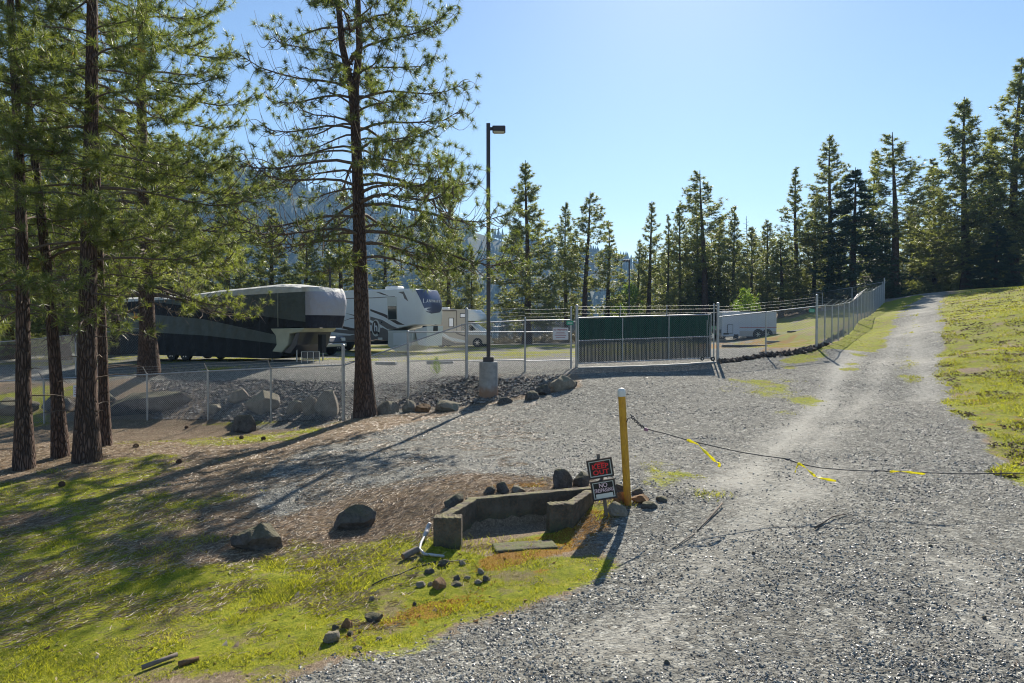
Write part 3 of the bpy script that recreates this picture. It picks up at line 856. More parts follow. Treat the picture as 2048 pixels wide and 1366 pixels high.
# --- mid and far pines: a handful of builds, each tree placed on its own
def col_r(k, p=.75): return lambda f, az: k * (min(1, .62 + f * 2.2)) * (1 - f) ** (p + .28) * 1.12 + .10
V1 = []
for i, (sd, hgt, bh, k, p, nb, ntw, gap) in enumerate([
    (31, 20, 2.2, 3.0, .80, 150, 15, .0), (32, 20, 3.4, 2.4, .62, 135, 14, .06), (33, 20, 1.6, 2.7, .70, 150, 15, .03),
    (34, 20, 6.0, 2.3, .60, 115, 14, .08), (35, 20, 1.2, 3.2, .78, 155, 15, .02), (36, 20, 3.0, 2.0, .72, 120, 13, .12), (37, 20, 7.5, 2.2, .45, 90, 14, .15), (38, 20, 2.5, 2.6, .95, 120, 14, .22)]):
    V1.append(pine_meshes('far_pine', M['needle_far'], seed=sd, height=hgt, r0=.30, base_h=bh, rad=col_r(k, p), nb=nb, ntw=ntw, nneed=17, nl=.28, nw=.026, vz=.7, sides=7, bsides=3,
                          droop=.28, up=.30, gap=gap, tufts=2, e_low=-.15, e_top=.75, tl=.46, bare=lambda a, f: .05, lean=(.2 * (i % 3 - 1), 0)))
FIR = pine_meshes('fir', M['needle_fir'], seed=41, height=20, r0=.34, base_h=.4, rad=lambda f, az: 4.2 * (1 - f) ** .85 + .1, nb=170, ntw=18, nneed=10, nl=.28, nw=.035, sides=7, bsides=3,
                  droop=.42, up=.14, tufts=3, e_low=-.15, e_top=.35, tl=.34, bare=lambda a, f: 0)
YOUNG = pine_meshes('young_pine', M['needle_young'], seed=51, height=3.2, r0=.05, base_h=.25, rad=lambda f, az: 1.15 * (1 - f) ** .7 + .1, nb=46, ntw=9, nneed=16, nl=.24, nw=.016, sides=6, bsides=3,
                    droop=.05, up=.45, tufts=2, e_low=.2, e_top=.9, tl=.32, bare=lambda a, f: 0)
VW = [2.3, 1.95, 2.15, 1.85, 2.5, 1.6, 1.8, 2.1]          # half widths of the builds at full size

FAR = [  # px, top y, distance, half width px, build, label
 (1055, 317, 68, 72, 0, 'tall wide skirted pine just right of the near lamp post, tallest left of the gate'),
 (1131, 405, 76, 34, 1, 'slender pine squeezed between the wide skirted pine and the twin above the gate sign'),
 (1168, 383, 73, 44, 6, 'dark pine with long bare trunk rising over the left gate post'),
 (1216, 440, 77, 42, 7, 'shorter rounded pine just left of the distant lamp'),
 (1297, 402, 82, 33, 5, 'narrow open pine just right of the distant lamp'),
 (1272, 478, 84, 22, 5, 'thin sparse sapling pine against the sky right beside the distant lamp'),
 (1336, 428, 84, 32, 7, 'pine with a rounded head, second to the right from the distant lamp'),
 (1360, 408, 87, 30, 1, 'spiky topped dark pine behind the middle of the gate'),
 (1393, 396, 90, 27, 3, 'thin topped pine touching the left side of the tallest pine over the gate'),
 (1411, 340, 85, 44, 6, 'tallest pine above the gate with a narrow pointed head'),
 (1440, 432, 91, 28, 5, 'pine half hidden on the right flank of the tallest pine above the gate'),
 (1466, 412, 87, 34, 2, 'pointed pine above the green latch end of the gate'),
 (1504, 452, 80, 38, 4, 'full pale green pine right above the white cargo trailer'),
 (1534, 437, 85, 30, 3, 'small headed pine above the rear of the white cargo trailer'),
 (1562, 476, 79, 36, 0, 'low wide pine between the cargo trailer and the tall fence corner'),
 (1591, 332, 84, 46, 7, 'leafy tall pine with a ragged head left of the tall reddish topped one'),
 (1627, 388, 82, 42, 4, 'bushy pine standing directly behind the fence corner post'),
 (1658, 268, 80, 50, 3, 'very tall long trunked pine with a reddish cone laden head behind the road fence'),
 (1744, 300, 84, 27, 5, 'narrow pine with a small head just left of the tall twin beside the road'),
 (1790, 262, 79, 48, 6, 'tall long trunked pine beside the far end of the road fence'),
 (1823, 410, 88, 42, 4, 'lower bushy pine closing the view above the top of the drive'),
 (1868, 315, 86, 45, 2, 'pine leaning into the left side of the huge spreading one'),
 (1930, 192, 78, 84, 0, 'huge spreading pine on the crest right of the drive'),
 (1978, 255, 86, 58, 7, 'pine filling the gap between the two huge pines on the crest'),
 (2022, 118, 76, 84, 2, 'tallest pine of all at the right edge of the hill crest'),
 (2085, 150, 72, 70, 1, 'pine cut by the right edge of the view on the hill crest'),
 (1895, 440, 92, 50, 4, 'low shaggy pine behind the trunks of the huge spreading one'),
 (895, 352, 72, 36, 1, 'dark pine showing between the forked pine and the lamp pole'),
 (858, 430, 80, 34, 2, 'pine low behind the white trailer cap'),
 (942, 500, 74, 30, 4, 'short pine above the tan motorhome cab'),
 (683, 428, 66, 46, 0, 'pine directly behind the forked pine trunk above the white trailer'),
 (612, 430, 62, 44, 4, 'bushy pine above the nose of the covered trailer'),
 (540, 415, 58, 55, 2, 'bright sided pine rising over the middle of the covered trailer'),
 (768, 470, 78, 38, 5, 'thin pine above the roof box of the white trailer'),
 (455, 330, 54, 62, 4, 'broad pine over the rear half of the covered trailer, behind the hanging boughs'),
 (240, 210, 44, 85, 1, 'dark pine far back behind the thick reddish trunk'),
 (128, 180, 40, 80, 4, 'dark bushy pine behind the fence between the leftmost trunks'),
 (20, 150, 42, 90, 2, 'shady pine behind the fence at the far left edge'),
 (340, 260, 60, 70, 0, 'pine deep behind the covered trailer roof at left'),
]
for i, (px, ty, D, hw, b, lab) in enumerate(FAR):
    g_ = G(px, D)
    top = W(px, ty, D).z
    hgt = top - g_.z; s = hgt / 20.0
    w = (hw / F_ * D) / VW[b]
    w *= rnd.uniform(.92, 1.16)
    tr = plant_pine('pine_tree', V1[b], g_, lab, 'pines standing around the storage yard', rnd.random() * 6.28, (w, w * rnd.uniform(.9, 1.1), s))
    tr.rotation_euler = (rnd.uniform(-.022, .022), rnd.uniform(-.022, .022), tr.rotation_euler[2])
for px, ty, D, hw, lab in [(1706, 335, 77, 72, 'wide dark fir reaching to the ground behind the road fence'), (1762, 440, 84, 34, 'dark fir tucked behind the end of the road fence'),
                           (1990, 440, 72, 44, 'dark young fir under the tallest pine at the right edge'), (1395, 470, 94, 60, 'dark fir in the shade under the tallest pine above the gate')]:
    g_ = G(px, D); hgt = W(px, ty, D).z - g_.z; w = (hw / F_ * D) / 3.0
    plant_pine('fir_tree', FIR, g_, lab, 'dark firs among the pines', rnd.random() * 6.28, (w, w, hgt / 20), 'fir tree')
for px, ty, D, lab in [(1490, 584, 60, 'young bright green pine poking up behind the white cargo trailer'), (873, 722, 24.6, 'knee high pine seedling on the rubble bank behind the fence'),
                       (1256, 575, 78, 'small light green conifer at the foot of the distant lamp'), (938, 566 + 60, 66, 'small yellow green pine bush behind the motorhome bonnet')]:
    g_ = G(px, D, .02); hgt = max(.6, W(px, ty, D).z - g_.z); s = hgt / 3.2
    plant_pine('young_pine', YOUNG, g_, lab, None, rnd.random() * 6, (s * (1.0 if D > 30 else .8), s * (1.0 if D > 30 else .8), s), 'young pine')

# --- deep wood behind the row and undergrowth
def merge_tree_mass(name, places, src_seed, label, nmat, hbase=20, nneed=4, **kw):
    (wv, wt), (lv, lt), nv = pine_arrays(seed=src_seed, height=20, r0=.28, base_h=1.5, rad=col_r(3.1, .75), nb=70, ntw=9, nneed=nneed, nl=.6, nw=.06, sides=5, bsides=3, tufts=2, e_low=-.2, e_top=.6, bare=lambda a, f: 0, droop=.2, up=.3, tl=.3)
    VV = []; TT = []; off = 0; LV = []; LT = []; lo = 0
    for (x, y, s, w) in places:
        a = rnd.random() * 6.28; c, si = math.cos(a), math.sin(a)
        z = H(x, y) - .1
        for (src, T, L1, L2, flag) in ((nv, None, VV, None, 0), (wv, wt, LV, LT, 1)):
            v = np.stack([(src[:, 0] * c - src[:, 1] * si) * w + x, (src[:, 0] * si + src[:, 1] * c) * w + y, src[:, 2] * s + z], 1)
            L1.append(v)
            if flag: LT.append(wt + lo); lo += len(src)
    V = np.concatenate(VV); o = tri_mesh(name, V, np.arange(len(V)).reshape(-1, 3), nmat)
    tag(o, label, 'woods', kind='stuff')
    p = tri_mesh('trunks', np.concatenate(LV), np.concatenate(LT), M['bark'], o, True); p['kind'] = 'stuff'
places = []
for px in range(1285, 2110, 22):
    D = 98 + 14 * rnd.random()
    g_ = G(px + rnd.uniform(-8, 8), D)
    topy = {0: 500, 1: 480, 2: 470}[rnd.randrange(3)] - (px - 1285) * .12
    places.append((g_.x, g_.y, max(.35, (W(px, topy, D).z - g_.z) / 20), .85 + .4 * rnd.random()))
for px in range(-60, 700, 45):
    D = 74 + 14 * rnd.random()
    g_ = G(px + rnd.uniform(-8, 8), D)
    places.append((g_.x, g_.y, (W(px, 500 + rnd.uniform(-20, 30), D).z - g_.z) / 20, .9))
merge_tree_mass('far_woods', places, 77, 'shaded depth of the wood behind the row of pines', M['needle_far'])

def scrub(name, spots, label, m_, r=1.2, h=1.6, n=150, nl=.22, w=.02):
    P0, A0 = [], []
    for x, y, k in spots:
        mm = int(n * k)
        d = unit(rng.normal(size=(mm, 3))); d[:, 2] = np.abs(d[:, 2])
        rad = (.45 + .6 * rng.random((mm, 1))) * (.7 + .5 * vnoise(d[:, :1] * 2 + x, d[:, 1:2] * 2 + y, 4))
        p = d * rad * np.array([r * k, r * k, h * k])
        p[:, 0] += x; p[:, 1] += y; p[:, 2] += Hn(np.array([x]), np.array([y]))[0]
        P0.append(p); A0.append(d)
    V = tuft_tris(np.concatenate(P0), np.concatenate(A0), 6, nl, w, rng)
    return tag(tri_mesh(name, V, np.arange(len(V)).reshape(-1, 3), m_), label, 'undergrowth', kind='stuff')
sp = []
for px in range(1270, 2120, 12):
    D = 88 + rnd.random() * 9; g_ = G(px, D); sp.append((g_.x, g_.y, .9 + rnd.random() * 1.3))
for px in range(1800, 2100, 14):
    D = 80 + rnd.random() * 7; g_ = G(px, D); sp.append((g_.x, g_.y, .6 + rnd.random() * .7))
for px in range(-60, 300, 14):
    D = 48 + rnd.random() * 8; g_ = G(px, D); sp.append((g_.x, g_.y, .7 + rnd.random() * .7))
scrub('undergrowth', sp, 'dark undergrowth filling the shade beneath the pines', M['needle_far'], n=170, nl=.34, w=.05)
sp = []
for px in range(975, 1420, 9):
    D = 72 + rnd.random() * 8; g_ = G(px, D); sp.append((g_.x, g_.y, .45 + rnd.random() * .5))
scrub('bare_brush', sp, 'grey leafless brush along the far edge of the yard', M['brush'], n=220, nl=.35, w=.012, h=1.4)

# dead grey top among the pines
mb = MB(off=G(1491, 92))
g_ = G(1491, 92); tz = W(1491, 432, 92).z
mb.tube([g_, g_ + Vector((.2, 0, (tz - g_.z) * .5)), Vector((g_.x, g_.y, tz))], [.2, .12, .02], 6)
for k in range(34):
    f = .45 + .53 * k / 34; z = g_.z + (tz - g_.z) * f; a = k * 2.4; L = 2.0 * (1.05 - f) * 1.7
    b_ = Vector((g_.x, g_.y, z)); mb.tube([b_, b_ + Vector((math.cos(a) * L, math.sin(a) * L, .25 * L))], [.04, .01], 3)
o = mb.build('dead_tree', M['twig'], smooth=True); o.location = G(1491, 92); tag(o, 'bare grey dead tree top among the pines above the cargo trailer', 'dead tree')

# ------------------------------------------------------------------ mountain
mx_ = np.linspace(-1400, 900, 150); my_ = np.linspace(430, 1650, 70)
RID = [(-900, 300), (0, 318), (300, 322), (440, 345), (500, 350), (560, 362), (625, 381), (700, 405), (800, 432), (880, 452), (950, 465), (1010, 482), (1100, 500), (1180, 512), (1250, 524), (1350, 560), (1500, 600), (2048, 640)]
rp = np.array([p[0] for p in RID]); ry = np.array([p[1] for p in RID])
MDR = 1150.0
def mtn(x, y):
    px = 1024 + x / MDR * F_
    zr = CAMZ + (652 - np.interp(px, rp, ry)) / F_ * MDR
    base = -45.0
    t = np.clip((y - 480) / (MDR - 480), 0, 1)
    up_ = base + (zr - base) * (t ** 1.15)
    dn = zr - np.clip(y - MDR, 0, 1e9) * .25
    z = np.where(y < MDR, up_, dn)
    z += (fbm(x / 90, y / 120, 15, 4) - .5) * 70 * np.clip(t * (1 - t) * 4, 0, 1) + (fbm(x / 30, y / 30, 25, 3) - .5) * 10 * t
    return z
MX, MY = np.meshgrid(mx_, my_)
MZ = mtn(MX, MY)
idm = np.arange(MX.size).reshape(MX.shape)
mq = np.stack([idm[:-1, :-1], idm[:-1, 1:], idm[1:, 1:], idm[1:, :-1]], -1).reshape(-1, 4)
M['slope'] = mat('mountain_slope', (.026, .038, .022), (.038, .052, .030), .02, .95, 0, .1, .5)
o = tri_mesh('mountain', np.stack([MX.ravel(), MY.ravel(), MZ.ravel()], 1), mq, M['slope'], None, True); o['kind'] = 'structure'
o['label'] = 'long wooded mountain ridge fading blue behind the yard'
# conifers on it
nT = 9000
tx_ = rng.uniform(-1000, 420, nT); ty_ = 520 + (MDR + 15 - 520) * rng.random(nT) ** .8
ridge = rng.random(nT) < .22; ty_[ridge] = MDR - 25 + 30 * rng.random(ridge.sum())
keep = fbm(tx_ / 45, ty_ / 45, 33, 3) > .36; tx_, ty_ = tx_[keep], ty_[keep]; nT = len(tx_)
tz_ = mtn(tx_, ty_); hh_ = rng.uniform(9, 21, nT); rr2 = hh_ * rng.uniform(.13, .2, nT)
a5 = np.arange(5) * 2 * PI / 5
ringx, ringy = np.cos(a5), np.sin(a5)
VV = []
for (z0, rad, z1) in ((.08, 1.0, .62), (.42, .66, 1.0)):
    ring = np.stack([tx_[:, None] + ringx * (rr2 * rad)[:, None] * (.7 + .6 * rng.random((nT, 5))), ty_[:, None] + ringy * (rr2 * rad)[:, None], (tz_ + hh_ * z0)[:, None] + 0 * ringx], -1)
    tip = np.stack([tx_, ty_, tz_ + hh_ * z1], 1)[:, None]
    r2 = np.roll(ring, -1, 1)
    VV.append(np.stack([ring, r2, np.repeat(tip, 5, 1)], 2).reshape(-1, 3))
V = np.concatenate(VV)
o = tri_mesh('mountain_forest', V, np.arange(len(V)).reshape(-1, 3), M['forest']); tag(o, 'conifer forest covering the blue hazy mountainside', 'forest', kind='stuff')
# valley woods between yard and mountain
nT = 1500
vx = rng.uniform(-330, 90, nT); vy = rng.uniform(125, 470, nT); k = np.abs(vx) < vy * .9; vx, vy = vx[k], vy[k]; nT = len(vx)
vz = Hn(vx, vy); hh_ = rng.uniform(9, 19, nT); VV = []
for L_ in range(5):
    z0, z1, rad = .08 + .17 * L_, .36 + .17 * L_, 1 - .19 * L_
    n7 = 7; a7 = np.arange(n7) * 2 * PI / n7
    rj = (hh_ * .19 * rad)[:, None] * (.55 + .8 * rng.random((nT, n7)))
    ring = np.stack([vx[:, None] + np.cos(a7) * rj, vy[:, None] + np.sin(a7) * rj, (vz + hh_ * z0)[:, None] - rj * .3], -1)
    tip = np.stack([vx, vy, vz + hh_ * min(z1, 1.0)], 1)[:, None]
    VV.append(np.stack([ring, np.roll(ring, -1, 1), np.repeat(tip, n7, 1)], 2).reshape(-1, 3))
V = np.concatenate(VV)
tag(tri_mesh('valley_woods', V, np.arange(len(V)).reshape(-1, 3), M['forest']), 'hazy conifer woods in the valley below the mountain', 'woods', kind='stuff')
# ------------------------------------------------------------------ more materials
M['conc'] = mat('weathered_concrete', (.36, .35, .33), (.24, .235, .225), 5, .85, 0, .3, .004, 30)
def stained_concrete():
    t = NT('stained_base_concrete'); o = t.obj(); x = t.xyz(o)
    n = t.noise(o, 5, 5); n2 = t.noise(o, 40, 3)
    c = t.ramp(n, [(.3, (.25, .245, .235)), (.7, (.38, .37, .345))])
    low = t.mapr(t.math('ADD', x[2], t.math('MULTIPLY', t.math('SUBTRACT', n, .5), .35)), .12, .36, 1, 0, True)
    c = t.mix(t.math('MULTIPLY', low, .8), c, (.30, .16, .085))
    return t.done(t.bsdf(c, .88, 0, .3, t.math('ADD', n2, n), .006))
M['conc_base'] = stained_concrete()
def mossy_concrete():
    t = NT('mossy_concrete'); o = t.obj()
    g = t.n('ShaderNodeNewGeometry'); nz = t.xyz(g.outputs['Normal'])[2]
    n = t.noise(o, 7, 6, .65); n2 = t.noise(o, 38, 4)
    c = t.ramp(n, [(.3, (.055, .047, .036)), (.7, (.15, .13, .10))])
    c = t.mix(t.math('MULTIPLY', t.mapr(n2, .5, .7), .6), c, (.20, .12, .07))
    ms = t.math('MULTIPLY', t.mapr(nz, .5, .9), t.mapr(n, .42, .58))
    c = t.mix(t.math('MULTIPLY', ms, .6), c, (.20, .19, .07))
    c = t.mix(t.math('MULTIPLY', t.mapr(t.xyz(o)[2], CAMZ - 2.62, CAMZ - 2.45, 1, 0), t.mapr(n, .4, .6, 0, .8)), c, (.07, .09, .03))
    return t.done(t.bsdf(c, .9, 0, .25, t.math('ADD', n2, t.math('MULTIPLY', n, 2)), .012))
M['conc_moss'] = mossy_concrete()
def rockmat(name, a, b, moss):
    t = NT(name); o = t.obj()
    g = t.n('ShaderNodeNewGeometry'); nz = t.xyz(g.outputs['Normal'])[2]
    n = t.noise(o, 4, 7, .68, .6); n2 = t.noise(o, 22, 5, .7)
    c = t.ramp(t.math('ADD', t.math('MULTIPLY', n, .6), t.math('MULTIPLY', n2, .4)), [(.32, a), (.5, tuple((x + y) / 2 for x, y in zip(a, b))), (.68, b)])
    ms = t.math('MULTIPLY', t.mapr(t.math('ADD', nz, t.math('MULTIPLY', n, .6)), .75, 1.15), moss)
    c = t.mix(ms, c, (.19, .17, .04))
    return t.done(t.bsdf(c, .88, 0, .3, t.math('ADD', t.math('MULTIPLY', n, 2), n2), .03))
M['rock_d'] = rockmat('dark_basalt', (.04, .036, .032), (.17, .155, .14), .35)
M['rock_l'] = rockmat('pale_boulder', (.15, .125, .095), (.36, .32, .26), .30)
M['rock_o'] = rockmat('orange_rock', (.12, .06, .03), (.38, .23, .12), .1)
M['bronze'] = mat('dark_bronze_paint', (.045, .038, .042), (.035, .03, .034), 5, .38, .2, .5, .0005)
M['black'] = mat('black_rubber', (.02, .02, .02), (.03, .03, .03), 12, .75, 0, .3, .001)
M['white'] = mat('white_gelcoat', (.74, .75, .73), (.68, .69, .67), 1.2, .28, 0, .5, .0003)
M['offwhite'] = mat('cream_panel', (.62, .62, .56), (.56, .56, .50), 1.5, .35, 0, .5, .0003)
M['glass'] = mat('dark_tinted_glass', (.015, .03, .03), (.02, .04, .04), 2, .06, 0, .8, .0001)
M['taupe'] = mat('taupe_stripe', (.17, .15, .13), (.15, .13, .115), 2, .4, 0, .5, .0002)
M['brown'] = mat('dark_brown_stripe', (.07, .045, .035), (.06, .04, .03), 2, .4, 0, .5, .0002)
M['tan'] = mat('tan_body_paint', (.52, .44, .34), (.47, .40, .31), 1.5, .3, 0, .5, .0002)
M['navy'] = mat('slate_blue_panel', (.10, .11, .18), (.085, .09, .15), 2, .28, .2, .6, .0002)
M['silver'] = mat('silver_rim', (.6, .6, .6), (.5, .5, .5), 8, .3, .9, .5, .0004)
M['letter'] = mat('silver_lettering', (.75, .76, .80), (.7, .7, .75), 3, .35, .3, .5, .0001)
M['dgrey'] = mat('dark_grey_paint', (.06, .062, .07), (.05, .05, .06), 3, .3, .3, .5, .0002)
M['green_v'] = None

# ------------------------------------------------------------------ chain link fences
UP = Vector((0, 0, 1))
def link_bay(name, A, B, ha, hb, parent, pitch=.075, r=.0032, zb=.03, m_=None, kind=None):
    """woven wire between ground points A and B, heights ha / hb above them"""
    mb = MB(); d = B - A; L = Vector((d.x, d.y, 0)).length; n = max(4, int(L / pitch)); p = L / n
    def pt(u, v):
        f = u / L; h = ha + (hb - ha) * f
        return A + d * f + UP * v
    def top(u): return ha + (hb - ha) * u / L
    for sgn in (1, -1):
        k0 = -int((max(ha, hb)) / p) - 1
        for k in range(k0, n + 1 if sgn == 1 else n + int(max(ha, hb) / p) + 2):
            # line: v = sgn*(u - k p)
            us = []
            u = np.linspace(0, L, 40)
            v = sgn * (u - k * p)
            tp_ = ha + (hb - ha) * u / L
            ok = (v >= zb) & (v <= tp_)
            if ok.sum() < 2:
                continue
            # exact ends
            slope = (hb - ha) / L
            u_bot = k * p + zb * sgn
            den = sgn - slope
            u_top = (ha + sgn * k * p) / den
            a, b = sorted((u_bot, u_top)); a = max(0, a); b = min(L, b)
            if b - a < .02: continue
            P0, P1 = pt(a, sgn * (a - k * p)), pt(b, sgn * (b - k * p))
            mb.tube([P0, P1], r, 3, cap=False)
    o = mb.build(name, m_ or M['wire'], parent); o['kind'] = 'stuff'
    return o
def post(name, P0, h, r, parent, capm=True):
    prof = [(r, -.05), (r, h - .02), (r * 1.18, h - .018), (r * 1.18, h), (r * .8, h + .022), (r * .25, h + .035)]
    return MB().lathe(prof, P0, 10).build(name, M['galv'], parent, auto=math.radians(40))
def bar(name, pa, r, parent, n=8, m_=None):
    return MB().tube(pa, r, n).build(name, m_ or M['galv'], parent, auto=math.radians(50))
def barbed(P0, P1, parent, sag=.02):
    mb = MB(); n = max(2, int((P1 - P0).length / .25)); pa = []
    for i in range(n + 1):
        f = i / n; q = P0.lerp(P1, f) - UP * (sag * 4 * f * (1 - f)); pa.append(q)
    mb.tube(pa, .003, 3, cap=False)
    for q in pa[1:-1]:
        a = rnd.random() * 3; v = Vector((.01, .012 * math.cos(a), .022 * math.sin(a) + .012))
        mb.tube([q - v, q + v], .0018, 3, cap=False)
    o = mb.build('barbed_wire', M['wire'], parent); return o
def gp(px, D, dz=0):
    x = (px - 1024) / F_ * D
    return Vector((x, D, H(x, D) + dz))
def railz(px, py, D): return W(px, py, D).z

# A: low fence on the left
fa = thing('chain_link_fence', 'low chain link fence behind the left trees with barbed wire arms', 'fence')
A = [(-170, 766, 25.0), (-40, 765, 24.6), (86, 758, 24.1), (190, 754, 23.8), (293, 749, 23.5), (414.5, 742, 23.0), (541, 736.5, 22.4), (686, 730, 21.5)]
pa = [(gp(px, D), railz(px, y, D)) for px, y, D in A]
arm_d = Vector((0, -.26, .28))
for i, (b, z) in enumerate(pa):
    if i < len(pa) - 1:
        post('post', b, z - b.z, .032, fa)
        MB().tube([Vector((b.x, b.y, z)), Vector((b.x, b.y, z)) + arm_d], [.02, .014], 6).build('wire_arm', M['galv'], fa)
    if i:
        a0, z0 = pa[i - 1]
        link_bay('wire_mesh', a0, b, z0 - a0.z, z - b.z, fa, r=.0032)
        bar('top_rail', [Vector((a0.x, a0.y, z0)), Vector((b.x, b.y, z))], .021, fa)
        for k in (.35, .68, 1.0):
            e1 = Vector((b.x, b.y, z)) + (arm_d * k if i < len(pa) - 1 else UP * .3 * k)
            barbed(Vector((a0.x, a0.y, z0)) + arm_d * k, e1, fa)
c0 = gp(686, 21.5)
post('post', c0, railz(686, 690, 21.5) - c0.z, .052, fa)

# B: stepping up the bank to the gate
fb = thing('chain_link_fence', 'chain link fence stepping up the bank past the lamp to the gate', 'fence')
B = [(686, 731, 21.5), (816, 686.5, 22.8), (933, 647, 23.4), (1050, 641, 24.5), (1142, 640, 25.3)]
pb = [(gp(px, D), railz(px, y, D)) for px, y, D in B]
tops = [None, 663, 617.5, 636, 614]
for i, (b, z) in enumerate(pb):
    if i: post('post', b, railz(B[i][0], tops[i], B[i][2]) - b.z, [0, .042, .05, .032, .035][i], fb)
    if i:
        a0, z0 = pb[i - 1]
        link_bay('wire_mesh', a0, b, z0 - a0.z, z - b.z, fb, r=.0032)
        bar('top_rail', [Vector((a0.x, a0.y, z0)), Vector((b.x, b.y, z))], .021, fb)
    if i > 1:
        a0, z0 = pb[i - 1]
        for (ya, yb, nm) in ((664, 664, 'middle_rail'), (722, 720, 'bottom_rail')):
            bar(nm, [Vector((a0.x, a0.y, railz(B[i - 1][0], ya, B[i - 1][2]))), Vector((b.x, b.y, railz(B[i][0], yb, B[i][2])))], .018, fb)
    if i > 2:
        for y1, y2 in ((619, 616), (627, 624), (634, 631)):
            barbed(W(B[i - 1][0], y1, B[i - 1][2]), W(B[i][0], y2, B[i][2]), fb)

# gate
M['slat_up'] = island_mat('green_privacy_slats', [(.1, (.010, .058, .045)), (.9, (.016, .084, .063))], .5, .45, (1.3, 1.6, 1.4))
M['slat_lo'] = island_mat('green_slat_edges', [(.1, (.010, .028, .02)), (.9, (.02, .045, .032))], .5, .15, (1.2, 1.6, 1.3))
gt = thing('sliding_gate', 'wide sliding chain link gate with dark green privacy slats across the drive', 'gate', tuple(gp(1290, 26.1)))
GO = gt.location.copy()
def gW(px, py):
    f = (px - 1153) / (1427 - 1153); return W(px, py, 25.35 + f * 1.35)
TL, TR, BL, BR = gW(1157, 636), gW(1422, 629), gW(1157, 727), gW(1421, 716)
def gbar(n, a, b, r): return MB(off=GO).tube([a, b], r, 8).build(n, M['galv'], gt, auto=math.radians(50))
gbar('top_rail', TL, TR, .026); gbar('bottom_rail', BL, BR, .026)
ML, MR = TL.lerp(BL, .50), TR.lerp(BR, .50)
gbar('middle_rail', ML, MR, .018)
for f in (0, .322, .672, 1.0): gbar('upright', TL.lerp(TR, f), BL.lerp(BR, f), .022)
gbar('brace', BR.lerp(BL, .0), TR.lerp(TL, .02), .012)
sd_ = (TR - TL).normalized(); fn = Vector((sd_.y, -sd_.x, 0)).normalized()     # towards the camera
for nm, T0, T1, B0, B1, m_ in (('upper_slats', TL, TR, ML, MR, M['slat_up']), ('lower_slats', ML, MR, BL, BR, M['slat_lo'])):
    mb = MB(off=GO); N = 100
    for k in range(N):
        f0, f1 = (k + (.03 if nm[0] == 'u' else .10)) / N, (k + (.97 if nm[0] == 'u' else .90)) / N
        dz = rnd.uniform(-.012, .012)
        a, b_, c, d_ = T0.lerp(T1, f0), T0.lerp(T1, f1), B0.lerp(B1, f1), B0.lerp(B1, f0)
        o_ = -fn * .012; th = -fn * .008
        tw = fn * .006 * (1 if k % 2 else -1)
        vs = [a + o_ + tw, b_ + o_ - tw, c + o_ - tw, d_ + o_ + tw]; vs = [v + UP * (-.03 + dz if i < 2 else .03) for i, v in enumerate(vs)]
        vs += [v + th for v in vs]
        mb.add(vs, [(0, 1, 2, 3), (7, 6, 5, 4), (0, 4, 5, 1), (1, 5, 6, 2), (2, 6, 7, 3), (3, 7, 4, 0)])
    o = mb.build(nm, m_, gt); o['kind'] = 'stuff'
for (f0, f1, P0, P1, Q0, Q1, rr_) in [(0, 1, ML, MR, BL, BR, .0065), (0, 1, TL, TR, ML, MR, .0022)]:
    mb = MB(off=GO); L = (P1 - P0).length; n = int(L / .075); hgt = (P0 - Q0).length; m_ = int(hgt / .075)
    for i in range(n):
        for j in range(m_):
            def q(u, v): return Q0.lerp(Q1, u / n).lerp(P0.lerp(P1, u / n), v / m_) + fn * .006
            for (u0, u1) in ((i, i + .5), (i + .5, i), (i + .5, i + 1), (i + 1, i + .5)):
                pass
    for sgn in (1, -1):
        for k in range(-m_, n + m_):
            v0, v1 = 0, hgt
            u0 = k * L / n if sgn == 1 else k * L / n; u1 = u0 + sgn * hgt
            a, b_ = u0, u1; va, vb = 0., 1.
            def clipu(a, b_, va, vb):
                for lim in (0, L):
                    pass
                return a, b_, va, vb
            def at_u(x): return (x - u0) / (u1 - u0)
            lo, hi = (0., 1.)
            t0, t1 = at_u(0), at_u(L)
            lo = max(lo, min(t0, t1)); hi = min(hi, max(t0, t1))
            if hi - lo < .02: continue
            def pos(t):
                u = (u0 + (u1 - u0) * t) / L
                return Q0.lerp(Q1, u).lerp(P0.lerp(P1, u), t) + fn * .008
            mb.tube([pos(lo), pos(hi)], rr_, 3, cap=False)
    o = mb.build('wire_mesh', M['wire'], gt); o['kind'] = 'stuff'
for px in (1403, 1424):
    p = gW(px, 717.5) + fn * .05
    r = .085 if px > 1410 else .07
    mb = MB(off=GO); mb.lathe([(r * .5, -.022), (r, -.02), (r, .02), (r * .5, .022)], p, 16, 'y')
    wq = mb.build('wheel', M['black'], gt, auto=.6)
    MB(off=GO).lathe([(r * .42, -.03), (r * .42, .03)], p - Vector((0, .004, 0)), 12, 'y').build('rim', M['silver'], wq)
gbar('latch_upright', W(1414, 640, 26.6), W(1414, 717, 26.6), .016)
MB(off=GO).box(W(1425.5, 672, 26.55), (.06, .05, .16)).build('latch', M['silver'], gt)
